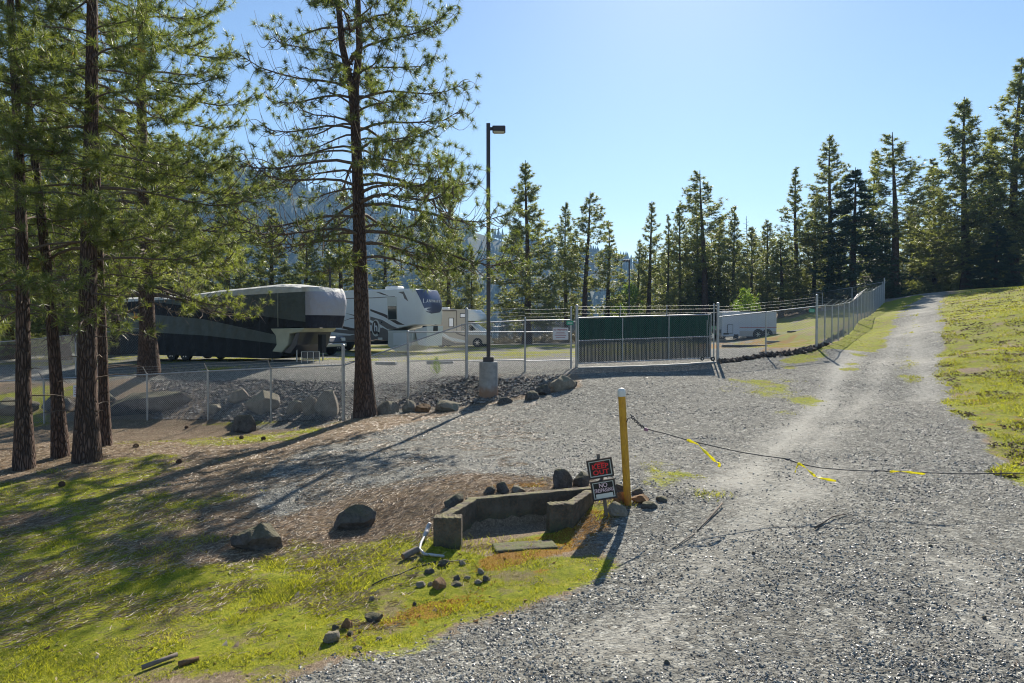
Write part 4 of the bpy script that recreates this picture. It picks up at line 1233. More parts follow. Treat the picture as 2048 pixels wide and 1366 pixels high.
# gate frame posts with barbed wire over the top
gf = thing('gate_posts', 'tall steel posts at both ends of the gate with barbed wire strung between', 'gate frame')
for px, yt, D, r in ((1153.5, 611, 25.6, .058), (1427.5, 609, 26.85, .03), (1435.6, 606.5, 26.8, .058)):
    b = gp(px, D); post('post', b, railz(px, yt, D) - b.z, r, gf)
for px, f in ((1240.5, .32), (1333.5, .665)):
    a = W(px, 609.5, 25.7 + f * 1.2); MB().tube([a, W(px, 640, 25.7 + f * 1.2)], .016, 6).build('wire_arm', M['galv'], gf)
for ya, yb in ((613, 610.5), (619.5, 617.5), (626.5, 625)):
    barbed(W(1154, ya, 25.6), W(1435, yb, 26.8), gf, .01)
cs = thing('concrete_sill', 'pale concrete strip the gate rolls along', 'concrete strip', tuple(gp(1290, 26.0)))
mb = MB(off=cs.location); a, b = gp(1156, 25.35, -.10), gp(1440, 26.75, -.10)
n_ = 12; pr = []
for i in range(n_ + 1):
    q = a.lerp(b, i / n_); q.z = H(q.x, q.y); pr.append(q)
for i in range(n_):
    q0, q1 = pr[i], pr[i + 1]; w = Vector((0, .16, 0))
    vs = [q0 - w + UP * .035, q1 - w + UP * .035, q1 + w + UP * .035, q0 + w + UP * .035]; vs += [v - UP * .15 for v in vs]
    mb.add(vs, [(0, 1, 2, 3), (0, 4, 5, 1), (2, 6, 7, 3)])
mb.build('strip', M['conc'], cs)

# C and D: right of the gate, then up the drive
fc = thing('chain_link_fence', 'chain link fence from the gate to the tall corner post beside the drive', 'fence')
Cc = [(1435.6, 634, 26.8), (1531.7, 624, 28.0), (1633, 612.5, 29.3)]
pc = [(gp(px, D), railz(px, y, D)) for px, y, D in Cc]
for i in (1, 2):
    (a0, z0), (b, z) = pc[i - 1], pc[i]
    post('post', b, (z - b.z) if i == 1 else railz(1633, 590, 29.3) - b.z, .03 if i == 1 else .05, fc)
    link_bay('wire_mesh', a0, b, z0 - a0.z, z - b.z, fc, r=.0030)
    bar('top_rail', [Vector((a0.x, a0.y, z0)), Vector((b.x, b.y, z))], .021, fc)
    for k in (8, 15, 22): barbed(Vector((a0.x, a0.y, z0)) + UP * (k / 60 + .03), Vector((b.x, b.y, z)) + UP * (k / 60 + .03), fc)
fd = thing('chain_link_fence', 'long chain link fence running uphill beside the drive with barbed wire arms', 'fence')
px_, py_ = pc[2][0].x, 29.3
prev = (pc[2][0], pc[2][1])
out = Vector((.26, -.2, .26))
for k in range(1, 18):
    D = 29.3 + k * 2.1; x = px_ + .625 * (D - 29.3); b = Vector((x, D, H(x, D))); z = b.z + 1.86
    last = k == 17
    post('post', b, 1.86 if not last else 2.35, .03 if not last else .05, fd)
    a0, z0 = prev
    link_bay('wire_mesh', a0, b, z0 - a0.z, z - b.z, fd, r=.0024, pitch=.085)
    bar('top_rail', [Vector((a0.x, a0.y, z0)), Vector((b.x, b.y, z))], .021, fd)
    if not last: MB().tube([Vector((b.x, b.y, z)), Vector((b.x, b.y, z)) + out], [.018, .012], 5).build('wire_arm', M['galv'], fd)
    for q in (.35, .68, 1.0):
        barbed(Vector((a0.x, a0.y, z0)) + (out * q if k > 1 else UP * .4 * q), Vector((b.x, b.y, z)) + (out * q if not last else UP * .4 * q), fd)
    prev = (b, z)
bar('brace', [pc[2][0] + Vector((1.3, 2.1, .45)) * 0 + Vector((1.32, 2.1, .5)), pc[2][0] + Vector((2.6, 4.2, .35)) + UP * .0], .012, fd)
# E: far side of the yard
fe = thing('chain_link_fence', 'distant chain link fence along the far side of the yard behind the cargo trailer', 'fence')
E = [(960, 655, 84), (1010, 652, 85), (1060, 649, 86), (1112, 646, 87), (1165, 643, 88), (1220, 640, 90), (1280, 633, 92), (1340, 625, 93), (1400, 617, 92), (1462, 609, 88), (1524, 601, 84), (1583, 593, 80), (1644, 584, 75.5), (1703, 575, 70), (1764, 564, 65.2)]
prev = None
for px, y, D in E:
    b = gp(px, D); z = max(railz(px, y, D), b.z + 1.9)
    post('post', b, z - b.z, .045, fe)
    if prev:
        a0, z0 = prev
        link_bay('wire_mesh', a0, b, z0 - a0.z, z - b.z, fe, r=.0045, pitch=.16)
        bar('top_rail', [Vector((a0.x, a0.y, z0)), Vector((b.x, b.y, z))], .028, fe, 6)
        for k in (.2, .4): barbed(Vector((a0.x, a0.y, z0 + k)), Vector((b.x, b.y, z + k)), fe)
    prev = (b, z)
# F: low fence further off at left, seen between the trunks
ff = thing('chain_link_fence', 'shaded fence corner receding behind the mossy mound at the left edge', 'fence')
prev = None
for px, y, D in [(-120, 752, 30), (40, 747, 31.0), (151, 737, 32), (285, 722, 34)]:
    b = gp(px, D); z = b.z + 1.9
    z = max(z, railz(px, y, D)); post('post', b, z - b.z, .035, ff)
    if prev:
        a0, z0 = prev; link_bay('wire_mesh', a0, b, z0 - a0.z, z - b.z, ff, r=.0032)
        bar('top_rail', [Vector((a0.x, a0.y, z0)), Vector((b.x, b.y, z))], .02, ff)
    prev = (b, z)

# ------------------------------------------------------------------ signs on the fences
M['signw'] = mat('white_sign_sheet', (.70, .68, .68), (.62, .60, .60), 3, .5, 0, .4, .0002)
M['signred'] = mat('dark_red_ink', (.30, .02, .05), None, 3, .5)
M['signgreen'] = mat('green_sign_sheet', (.02, .30, .17), (.02, .26, .15), 3, .5)
def plate(name, lab, c, w, h, m_, nrm=(0, -1, 0), cat='sign'):
    t = thing(name, lab, cat, c); a = math.atan2(nrm[0], -nrm[1]); t.rotation_euler = (0, 0, a)
    MB().box((0, 0, 0), (w, .006, h)).build('panel', m_, t, bevel=.0015)
    return t
FR = (math.radians(90), 0, 0)
s_ = plate('warning_sign', 'white no trespassing sign with red print on the fence left of the gate', tuple(W(1121, 667.5, 24.93)), .565, .44, M['signw'])
text('lettering', 'NO TRESPASSING', M['signred'], s_, (0, -.005, .145), FR, .082, .0008, .0018, .78)
for k, w in enumerate((.30, .36, .42, .34)):
    MB().box((0, -.0045, .055 - k * .062), (w, .001, .016)).build('small_print', M['signred'], s_)
for (px, py, w, h, D) in ((1140, 645.5, .25, .15, 25.2), (1623.5, 621, .24, .15, 29.12)):
    s_ = plate('fence_tag', 'small green sign ' + ('beside the left gate post' if px < 1500 else 'near the top of the tall corner post'), tuple(W(px, py, D - .04)), w, h, M['signgreen'])
    for k in (-.03, .02): MB().box((0, -.0045, k), (w * .7, .001, .014)).build('small_print', M['signw'], s_)
s_ = plate('warning_sign', 'weathered white warning notice on the low fence between the left trunks', tuple(W(156, 782, 23.78)), .33, .40, M['signw'])
for k, w in enumerate((.24, .18, .26, .22, .26)):
    MB().box((0, -.0045, .13 - k * .062), (w, .001, .02)).build('small_print', M['signred'], s_)

# ------------------------------------------------------------------ lamps
b = gp(977, 22.0); t = thing('street_lamp', 'tall dark bronze lamp post with a boxy head on a round concrete base', 'lamp post', tuple(b))
hb = railz(977, 723, 22.0) - b.z
pts_ = [(.305, -.3), (.302, .35)]
for k in range(1, 4): z = hb * (.33 + k * .17); pts_ += [(.298, z - .006), (.292, z), (.298, z + .006)]
pts_ += [(.296, hb - .015), (.28, hb)]
MB().lathe(pts_, (0, 0, 0), 28).build('concrete_base', M['conc_base'], t, auto=.6)
MB().box((0, 0, hb + .075), (.34, .34, .15)).build('base_plate_cover', M['bronze'], t, bevel=.01)
zt = railz(975, 247, 22.0) - b.z
MB().box((0, 0, (hb + .14 + zt) / 2), (.125, .125, zt - hb - .14)).build('pole', M['bronze'], t, bevel=.012)
R_ = Matrix.Rotation(math.radians(-4), 3, 'Y')
MB().box((.12, 0, zt - .17), (.16, .07, .09)).build('arm', M['bronze'], t)
hd = MB().box((.34, 0, zt - .19), (.42, .34, .17)).build('lamp_head', M['bronze'], t, bevel=.025)
MB().box((.34, 0, zt - .285), (.34, .27, .02)).build('lens', M['offwhite'], hd)
for i, (px, yt, D, side, lab) in enumerate([(1258, 520, 74, -1, 'distant lamp post with a flat head facing left in the gap between the pines'), (661, 532, 62, 1, 'dim lamp post behind the white trailer, half hidden by the big forked pine')]):
    b = gp(px, D); t = thing('street_lamp', lab, 'lamp post', tuple(b)); zt = railz(px, yt, D) - b.z
    MB().lathe([(.3, -.2), (.3, .8), (.28, .82)], (0, 0, 0), 14).build('concrete_base', M['conc'], t)
    MB().box((0, 0, .8 + (zt - .8) / 2), (.15, .15, zt - .8)).build('pole', M['bronze'], t)
    MB().box((side * .34, 0, zt - .08), (.75, .36, .17)).build('lamp_head', M['bronze'], t, bevel=.02)

# ------------------------------------------------------------------ vehicles
class Side:
    """a vehicle whose near side runs back from its near front corner"""
    def __init__(s, px, D, L, hw, dx=.91, dd=.41):
        s.X0 = (px - 1024) / F_ * D; s.D0 = D; s.L = L; s.hw = hw
        n = math.hypot(dx, dd); s.dx, s.dd = dx / n, dd / n
        cx, cy = s.X0 - s.dx * L + s.dd * hw, D + s.dd * L + s.dx * hw
        s.zg = H((s.X0 - s.dx * L / 2), D + s.dd * L / 2)
        s.loc = (cx, cy, s.zg); s.rot = math.atan2(-s.dd, s.dx)
    def __call__(s, px, py):
        k = (px - 1024) / F_
        q = (s.X0 - k * s.D0) / (s.dx + s.dd * k)
        return (s.L - q, W(px, py, s.D0 + s.dd * q).z - s.zg)
def decal(sd, name, poly, m_, par, off=.004, th=.004):
    pr = [sd(*p) for p in poly]
    y = -sd.hw - off
    return MB().extr(pr, y, y + th).build(name, m_, par)
def wheel(par, x, y, r, w=.22, rimr=.6, m_rim=None, hub=True):
    s = -1 if y < 0 else 1
    mb = MB(); mb.lathe([(r * .62, -w / 2), (r * .93, -w / 2), (r, -w / 2 + .03), (r, w / 2 - .03), (r * .93, w / 2), (r * .62, w / 2)], (x, y, r), 22, 'y')
    o = mb.build('wheel', M['black'], par, auto=.5)
    m2 = MB(); yy = y + s * (w / 2 - .03)
    m2.lathe([(r * rimr, 0), (r * rimr, s * .02), (r * rimr * .85, s * .012)], (x, yy, r), 20, 'y')
    ri = m2.build('rim', M['black'] if m_rim is None else m_rim, o, auto=.5)
    m3 = MB()
    for k in range(6):
        a = k * PI / 3; c_ = Vector((x + math.cos(a) * r * .3, yy + s * .02, r + math.sin(a) * r * .3))
        m3.box(c_, (r * .5, .03, r * .14), Matrix.Rotation(-a, 3, 'Y'))
    m3.lathe([(r * .16, 0), (r * .12, s * .05)], (x, yy, r), 12, 'y')
    m3.build('spokes', M['silver'], o)
    return o
def nose_pt(xn, hw, a, th, z, fx, p=.55):
    c, s = math.cos(th), math.sin(th)
    return Vector((xn + fx(z) + a * abs(c) ** p, hw * math.copysign(abs(s) ** p, s), z))
def nose(name, xn, hw, a, z0, z1, fx, m_, par, nz=14, nt=24, p=.55, wr=0):
    mb = MB(); vs = []; fs = []
    for i in range(nz + 1):
        z = z0 + (z1 - z0) * i / nz
        for k in range(-1, nt + 2):
            th = -PI / 2 + PI * min(nt, max(0, k)) / nt
            v = nose_pt(xn, hw, a, th, z, fx, p)
            if k < 0 or k > nt: v.x = xn - .25
            elif wr: v.x += wr * math.sin(k * 2.3 + i * .7) * math.sin(i * 1.1); v.y += wr * .6 * math.sin(k * 1.7 + i)
            vs.append(v)
    nt += 2; n = nt + 1
    for i in range(nz):
        for k in range(nt): fs.append((i * n + k, i * n + k + 1, (i + 1) * n + k + 1, (i + 1) * n + k))
    fs.append([k for k in range(n)][::-1]); fs.append([nz * n + k for k in range(n)]); fs.append([i * n for i in range(nz + 1)] + [i * n + nt for i in range(nz, -1, -1)])
    return mb.add(vs, fs).build(name, m_, par, auto=math.radians(50))

# covered trailer
S1 = Side(612, 32.3, 13.0, 1.27)
r1 = thing('covered_trailer', 'long travel trailer wrapped in a grey and black fabric cover with a pale top', 'trailer', S1.loc, S1.rot)
def cover_mat():
    t = NT('trailer_cover_fabric'); o = t.obj(); X = t.xyz(o); x, z = X[0], X[2]
    def line(p0, p1):
        (x0, z0), (x1, z1) = S1(*p0), S1(*p1); m = (z1 - z0) / (x1 - x0)
        return t.math('ADD', t.math('MULTIPLY', x, m), z0 - m * x0)
    strip = line((560, 586), (300, 601)); wedge = line((606, 643), (358, 610))
    st = t.math('MINIMUM', line((558, 671), (406, 638)), line((406, 638), (225, 622)))
    sb = t.math('MAXIMUM', line((560, 688), (410, 671)), line((410, 671), (225, 660)))
    sb = t.math('MINIMUM', line((560, 688), (410, 671)), line((410, 671), (225, 660)))
    gt_ = lambda a, b: t.math('GREATER_THAN', a, b)
    n = t.noise(o, 3, 4)
    blk = t.ramp(n, [(.3, (.010, .011, .013)), (.7, (.016, .017, .019))]); gre = t.ramp(n, [(.3, (.085, .10, .092)), (.7, (.11, .125, .115))])
    lt = t.ramp(n, [(.3, (.48, .48, .44)), (.7, (.58, .58, .54))])
    c = t.mix(t.math('MULTIPLY', gt_(z, sb), gt_(st, z)), blk, gre)
    c = t.mix(gt_(z, wedge), c, t.mix(.3, gre, (.05, .065, .055)))
    fr = gt_(x, 12.97)
    fc_ = t.mix(gt_(z, 2.33), (.018, .018, .030), (.36, .36, .40))
    c = t.mix(fr, c, fc_)
    c = t.mix(gt_(z, strip), c, lt)
    w = t.n('ShaderNodeTexWave'); w.inputs['Scale'].default_value = .35; w.inputs['Distortion'].default_value = 7; w.inputs['Detail'].default_value = 3; t.l(o, w.inputs['Vector'])
    return t.done(t.bsdf(c, .7, 0, .3, t.math('ADD', w.outputs['Fac'], t.math('MULTIPLY', t.noise(o, 2.2, 4), 1.5)), .07))
M['cover'] = cover_mat()
x0 = S1(225, 700)[0]
# upper shell lofted along its length
mb = MB(); ring = []
XS = [0.0, .25, 2, 3.2, 3.3, 5.2, 5.3, 7.2, 9.0, 11.0, 12.0, 13.0]; ZT = [3.30, 3.40, 3.42, 3.46, 3.38, 3.42, 3.50, 3.66, 3.74, 3.86, 3.82, 3.70]
nr = 14
for x, zt in zip(XS, ZT):
    prof = [(-1.27, 1.75), (-1.27, zt - .55), (-1.26, zt - .30), (-1.18, zt - .12), (-.9, zt - .02), (-.4, zt + .02), (0, zt + .0), (.4, zt + .02), (.9, zt - .02), (1.18, zt - .12), (1.26, zt - .3), (1.27, zt - .55), (1.27, 1.75)]
    for j, (y, z) in enumerate(prof): mb.v.append(Vector((x, y + .012 * math.sin(x * 3 + j), z + .012 * math.sin(x * 5 + j * 2))))
nr = 13
for i in range(len(XS) - 1):
    for k in range(nr - 1): mb.f.append([i * nr + k, i * nr + k + 1, (i + 1) * nr + k + 1, (i + 1) * nr + k])
    mb.f.append([i * nr + nr - 1, i * nr, (i + 1) * nr, (i + 1) * nr + nr - 1])
mb.f.append(list(range(nr))[::-1]); mb.f.append([(len(XS) - 1) * nr + k for k in range(nr)])
mb.build('cover', M['cover'], r1, auto=math.radians(35))
mb = MB(); mb.extr([(0.0, .28), (11.1, .22), (11.5, .35), (11.55, 1.2), (11.7, 1.75), (0, 1.75)], -1.268, 1.268); mb.build('lower_cover', M['cover'], r1)
def fx1(z):
    t_ = (z - 1.75) / (3.72 - 1.75); return -.10 * (1 - t_) ** 2 * 3 - 1.0 * max(0, t_ - .55) ** 2 * 1.6
nose('cover_front', 12.99, 1.265, .75, 1.72, 3.66, fx1, M['cover'], r1, wr=.022)
M['cream'] = mat('cream_fabric_hull', (.50, .50, .38), (.42, .42, .32), 3, .6, 0, .3, .01)
pz = [S1(*p) for p in [(549, 654), (557, 666), (561, 684), (556, 704), (590, 706), (596, 690), (600, 668), (606, 658), (645, 662), (640, 655)]]
z_of = lambda py: S1(590, py)[1]
mb = MB(); mb.extr([(10.9, z_of(704)), (11.2, z_of(690)), (11.15, z_of(672)), (10.8, z_of(657)), (12.9, z_of(656)), (12.7, z_of(664)), (12.0, z_of(668)), (11.9, z_of(690)), (11.5, z_of(706))], -1.30, 1.15)
mb.build('exposed_hull', M['cream'], r1, bevel=.05)
mb = MB(); mb.extr([(11.55, z_of(706)), (12.0, z_of(690)), (12.3, z_of(668)), (12.6, z_of(662)), (12.4, z_of(690)), (12.0, z_of(708))], -1.22, 1.1); mb.build('stone_guard', M['dgrey'], r1, bevel=.03)
for x in (10.6, 12.15):
    for y in (-.95, .95):
        MB().tube([(x, y, 0), (x, y, .75)], .035, 8).build('jack_leg', M['galv'], r1); 
MB().box((12.9, 0, .95), (.25, .3, .9)).build('hitch', M['black'], r1)
for x in (4.0, 4.95):
    wx = S1(341 if x < 4.5 else 368, 712)[0]
    wheel(r1, wx, -1.12, .37, .24, .6); wheel(r1, wx, 1.12, .37, .24, .6)
for px in (557,):
    xx = S1(px, 600)[0]; MB().tube([(xx, -1.285, 3.4), (xx, -1.30, 2.6), (xx, -1.295, z_of(654))], .012, 5).build('strap', M['cream'], r1)
xx = S1(520, 600)[0]; MB().tube([(xx, -1.28, 3.2), (xx, -1.285, .3)], .006, 4).build('strap', M['dgrey'], r1)
MB().box((10.9, 0, 1.0), (1.0, 2.3, 1.0)).build('front_skirt', M['black'], r1)
# folded steps on the ground by its nose
q = W(621, 703, 31.0); q.z = H(q.x, q.y)
t = thing('folding_step', 'metal framed folding step leaning by the nose of the covered trailer', 'step', tuple(q), -.1)
for z in (.16, .52): MB().tube([(-.42, 0, z), (.42, 0, z)], .018, 6).build('frame_rail', M['silver'], t)
for x in (-.42, -.14, .14, .42): MB().tube([(x, 0, .0), (x, 0, .52)], .016, 6).build('frame_upright', M['silver'], t)
MB().box((0, .05, .34), (.8, .02, .3)).build('tread', M['dgrey'], t)

# white trailer
S2 = Side(832, 43.6, 12.3, 1.25)
r2 = thing('white_trailer', 'large white travel trailer with brown swoosh stripes and a slate blue nose panel', 'trailer', S2.loc, S2.rot)
zt2 = S2(815, 578)[1]; zr2 = S2(640, 584)[1]
z_ = lambda py, px=800: S2(px, py)[1]
xg = S2(828, 650)[0]
MB().extr([(0, .75), (9.0, .70), (S2(778, 0)[0], z_(660)), (12.3, z_(649, 828)), (12.3, zt2), (10.8, zt2 + .02), (0, zr2)], -1.25, 1.25).build('body', M['white'], r2, bevel=.06, seg=3)
def fx2(z):
    t_ = (z - z_(649, 828)) / (zt2 - z_(649, 828)); return -.55 * max(0, t_ - .45) ** 2 * 2.4 - .3 * max(0, .25 - t_)
nose('nose_cap', 12.27, 1.24, .78, z_(649, 828), zt2 - .03, fx2, M['white'], r2, nz=18, nt=32)
# slate oval wrapped on the nose
def patch(name, xn, hw, a, fx, rows, m_, par, off=.012, p=.55):
    mb = MB(); n = 20; vs = []
    for z, t0, t1 in rows:
        for k in range(n + 1):
            th = t0 + (t1 - t0) * k / n; v = nose_pt(xn, hw, a, th, z, fx, p); e = .01
            d = nose_pt(xn, hw, a, th + e, z, fx, p) - nose_pt(xn, hw, a, th - e, z, fx, p); nn = Vector((d.y, -d.x, 0)).normalized()
            vs.append(v + nn * off)
    fs = [(i * (n + 1) + k, i * (n + 1) + k + 1, (i + 2 - 1) * (n + 1) + k + 1, (i + 1) * (n + 1) + k) for i in range(len(rows) - 1) for k in range(n)]
    return mb.add(vs, fs).build(name, m_, par, smooth=True)
za, zb_ = zt2 - .06, z_(627, 850); rows = []
for i in range(17):
    f = i / 16; w = math.sqrt(max(0.0, 1 - f ** 2.2)); rows.append((za + (zb_ - za) * f, -.25 - 1.10 * w ** .8 * (1 - .1 * f), -.25 + 1.05 * w))
patch('nose_panel', 12.27, 1.24, .78, fx2, rows, M['navy'], r2)
def on_nose(th, z, off=.02):
    v = nose_pt(12.27, 1.24, .78, th, z, fx2); e = .02
    d = nose_pt(12.27, 1.24, .78, th + e, z, fx2) - nose_pt(12.27, 1.24, .78, th - e, z, fx2)
    nn = Vector((d.y, -d.x, 0)).normalized(); return v + nn * off, math.atan2(nn.x, -nn.y)
wrd = 'LANDMARK'
ths = np.linspace(-1.30, .35, 300); ps_ = [nose_pt(12.27, 1.24, .78, th, z_(602, 850), fx2) for th in ths]
cum = np.concatenate([[0], np.cumsum([(ps_[i + 1] - ps_[i]).length for i in range(299)])])
for i, ch in enumerate(wrd):
    th = float(np.interp(cum[-1] * (.12 + .80 * i / 7.0), cum, ths)); v, a = on_nose(th, z_(602, 850))
    o = text('letter', ch, M['letter'], r2, v, (math.radians(90), 0, a), .30 if i else .40, .004, .006, .85)
for (dz, ww, th0) in ((-.42, .5, -.55), (-.50, .36, -.5)):
    rows = []
    for i in range(9):
        f = i / 8; rows.append((z_(612, 850) + .02 + dz * .5 + .10 - .22 * f, th0 - ww * (math.sin(PI * f) ** .6), th0 - ww * (math.sin(PI * f) ** .6) + (.30 if dz > -.45 else .12)))
    patch('eye_emblem', 12.27, 1.24, .78, fx2, rows, M['letter'], r2, .02)
# side graphics
decal(S2, 'lower_band', [(560, 684), (600, 682), (640, 687), (700, 684), (741, 681), (780, 681), (775, 660), (765, 655), (741, 662), (700, 671), (660, 671), (600, 664), (560, 660)], M['taupe'], r2)
decal(S2, 'swoosh', [(560, 634), (640, 641), (680, 651), (745, 664), (745, 667), (700, 661), (655, 648), (600, 641), (560, 638)], M['brown'], r2, .009)
decal(S2, 'swoosh', [(655, 657), (690, 660), (741, 663), (741, 668), (700, 668), (665, 664)], M['taupe'], r2, .010)
decal(S2, 'swoosh', [(690, 626), (715, 634), (741, 650), (770, 660), (740, 644), (715, 631)], M['taupe'], r2, .009)
decal(S2, 'swoosh', [(741, 618), (770, 628), (800, 645), (810, 650), (795, 649), (768, 633), (741, 622)], M['brown'], r2, .009)
decal(S2, 'swoosh', [(741, 633), (765, 640), (785, 652), (800, 658), (775, 658), (755, 645), (741, 640)], M['taupe'], r2, .010)
decal(S2, 'roof_stripe', [(752, 584), (762, 585), (772, 589), (778, 592), (765, 589)], M['brown'], r2)
decal(S2, 'roof_stripe', [(668, 597), (680, 599), (698, 606), (684, 602)], M['brown'], r2)
decal(S2, 'roof_stripe', [(796, 584), (808, 583), (815, 598), (817, 603), (809, 597), (806, 588)], M['taupe'], r2)
decal(S2, 'roof_band', [(560, 596), (700, 596), (745, 595), (790, 592.5), (790, 593.8), (745, 596.5), (700, 597.6), (560, 597.6)], M['taupe'], r2)
w_ = decal(S2, 'window', [(775, 594), (794, 594), (795, 640), (776, 640)], M['offwhite'], r2, .02, .03)
decal(S2, 'glass', [(776.5, 612), (793.5, 612), (794, 639), (777, 639)], M['glass'], w_, .024)
em = decal(S2, 'round_emblem', [(752 + 8.5 * math.cos(a * .3927), 656 + 17 * math.sin(a * .3927)) for a in range(16)], M['offwhite'], r2, .012)
decal(S2, 'emblem_centre', [(751 + 6 * math.cos(a * .3927), 655 + 14 * math.sin(a * .3927)) for a in range(16)], M['brown'], em, .016)
xx, zz = S2(752, 655); text('emblem_letter', 'h', M['white'], em, (xx, -1.25 - .02, zz), (math.radians(90), 0, 0), .75, .002, .02, .8)
xa, xb = S2(776, 0)[0], S2(824, 0)[0]
MB().extr([(xa, z_(661)), (xa - .02, z_(692)), (xa + .5, z_(703)), (xa + 1.3, z_(703)), (xb, z_(690)), (xb + .05, z_(661))], -1.262, 1.262).build('front_compartment', M['offwhite'], r2, bevel=.04)
decal(S2, 'compartment_door', [(787, 666), (815, 665), (815, 689), (787, 690)], M['white'], r2, .02, .006)
MB().extr([(xb + .05, z_(660)), (xb + .3, z_(690)), (xb + .9, z_(692)), (xb + 1.0, z_(652))], -1.0, 1.0).build('pin_box_cover', M['white'], r2, bevel=.03)
MB().box((12.6, 0, z_(657, 845)), (.9, .5, .34)).build('hitch', M['dgrey'], r2, bevel=.03)
MB().box((5.5, 0, .62), (10.6, 2.3, .22)).build('chassis', M['black'], r2)
MB().tube([(10.6, -.95, 0), (10.6, -.95, .75)], .045, 8).build('jack_leg', M['galv'], r2); MB().tube([(10.6, .95, 0), (10.6, .95, .75)], .045, 8).build('jack_leg', M['galv'], r2)
for px in (654, 677):
    xx = S2(px, 700)[0]; wheel(r2, xx, -1.1, .4, .24); wheel(r2, xx, 1.1, .4, .24)
xx = S2(768, 0)[0]; MB().box((xx, 0, zt2 + .13), (1.05, .75, .26)).build('roof_air_conditioner', M['white'], r2, bevel=.08, seg=3)
xx = S2(702, 0)[0]; MB().box((xx, 0, zt2 + .02), (.6, .6, .18)).build('roof_vent', M['white'], r2, bevel=.05)
decal(S2, 'hatch', [(762, 643), (765, 643), (765, 646), (762, 646)], M['black'], r2, .012); decal(S2, 'hatch', [(755, 664), (758.5, 664), (758.5, 669), (755, 669)], M['black'], r2, .014)
decal(S2, 'lamp_lens', [(756, 675), (765, 675), (765, 680), (756, 680)], M['offwhite'], r2, .014)

# dark pickup between the two trailers
S4 = Side(652, 39.5, 5.6, .95)
t = thing('pickup_truck', 'dark grey pickup parked between the covered trailer and the white trailer, mostly hidden', 'pickup truck', S4.loc, S4.rot)
MB().extr([(0, .55), (0, 1.15), (2.1, 1.2), (2.25, 1.75), (2.6, 1.85), (3.6, 1.85), (4.3, 1.25), (5.4, 1.12), (5.6, .8), (5.55, .5), (5.0, .48), (4.9, .85), (4.5, 1.0), (4.1, .85), (4.0, .45), (1.6, .45), (1.5, .85), (1.1, 1.0), (.7, .85), (.6, .5)], -.95, .95).build('body', M['dgrey'], t, bevel=.05)
MB().extr([(2.45, 1.25), (2.62, 1.72), (3.5, 1.72), (4.05, 1.25)], -.965, .965).build('windows', M['glass'], t)
for x in (1.1, 4.5): wheel(t, x, -.84, .39, .24, .62, M['silver']); wheel(t, x, .84, .39, .24, .62, M['silver'])
MB().box((5.58, 0, .62), (.12, 1.8, .2)).build('bumper', M['silver'], t, bevel=.03)
MB().box((5.45, -.7, .95), (.25, .35, .2)).build('headlight', M['offwhite'], t, bevel=.03); MB().box((5.45, .7, .95), (.25, .35, .2)).build('headlight', M['offwhite'], t, bevel=.03)

# motorhome
S3 = Side(977, 56.5, 7.9, 1.15, .98, .2)
r3 = thing('motorhome', 'tan motorhome with an overhanging cab bunk and white bonnet, parked facing right', 'motorhome', S3.loc, S3.rot)
s3 = lambda px, py: S3(px if px < 963.5 else 963.5 + (px - 963.5) * .42, py)
MB().extr([(0, s3(880, 691)[1]), (0, s3(880, 619)[1]), s3(930, 618.5), s3(937, 619), s3(937, 643), s3(934, 646), s3(934, 690)], -1.15, 1.15).build('body', M['tan'], r3, bevel=.05)
def fx3(z):
    z0, z1 = s3(950, 642)[1], s3(950, 619)[1]; t_ = (z - z0) / (z1 - z0); return .72 * (1 - max(0, t_ - .15) ** 2 * 1.25) - .25 * max(0, .15 - t_) * 4
nose('cab_bunk', s3(937, 630)[0] - .05, 1.13, .55, s3(950, 642)[1], s3(950, 619.5)[1], fx3, M['white'], r3, nz=12)
M['lilac'] = mat('grey_lilac_paint', (.20, .18, .24), (.17, .15, .21), 3, .25, .3)
cab = MB().extr([s3(934, 690), s3(934, 645), s3(942, 646), s3(963, 661), s3(979, 666), s3(985, 673), s3(986, 684), s3(984, 688), s3(963.5, 688), s3(962, 681), s3(954, 677.5), s3(946, 681), s3(944, 690)], -1.0, 1.0).build('cab', M['white'], r3, bevel=.06)
decal(S3, 'cab_lower_paint', [(934, 690), (934, 669), (960, 670), (978, 671), (984, 676), (984, 687), (964, 687), (962, 681), (954, 677), (946, 681), (944, 690)], M['tan'], r3, -.145, .01)
decal(S3, 'side_window', [(922, 648), (933.5, 647.5), (934, 661), (922, 661.5)], M['glass'], r3, .006)
ws = [s3(943, 647.5), s3(962, 661), s3(960.5, 661.5), s3(941.5, 648)]
MB().extr(ws, -.88, .88).build('windscreen', M['glass'], r3)
decal(S3, 'door_window', [(936.5, 649), (941, 649), (952, 660), (937, 660.5)], M['glass'], r3, -.145, .01)
for (a, b_, c, d_) in ((897.5, 635.5, 907.5, 654), (867.5, 635, 873, 650), (920, 626.5, 934, 635.5)):
    w_ = decal(S3, 'window', [(a, b_), (c, b_), (c, d_), (a, d_)], M['black'], r3, .01, .012)
    decal(S3, 'glass', [(a + 1.2, b_ + 1.2), (c - 1.2, b_ + 1.2), (c - 1.2, d_ - 1.2), (a + 1.2, d_ - 1.2)], M['letter'], w_, .016, .006)
decal(S3, 'door_trim', [(912.8, 621), (914.2, 621), (914.2, 662), (912.8, 662)], M['brown'], r3)
decal(S3, 'awning', [(866, 620.5), (913, 620.5), (913, 622.5), (866, 622.5)], M['brown'], r3, .05, .05)
decal(S3, 'swoosh', [(873, 656), (884, 664), (900, 674), (934, 682), (934, 686), (905, 682), (886, 673)], M['white'], r3)
decal(S3, 'swoosh', [(873, 664), (890, 678), (910, 686), (934, 687), (934, 690), (880, 690), (873, 680)], M['taupe'], r3, .008)
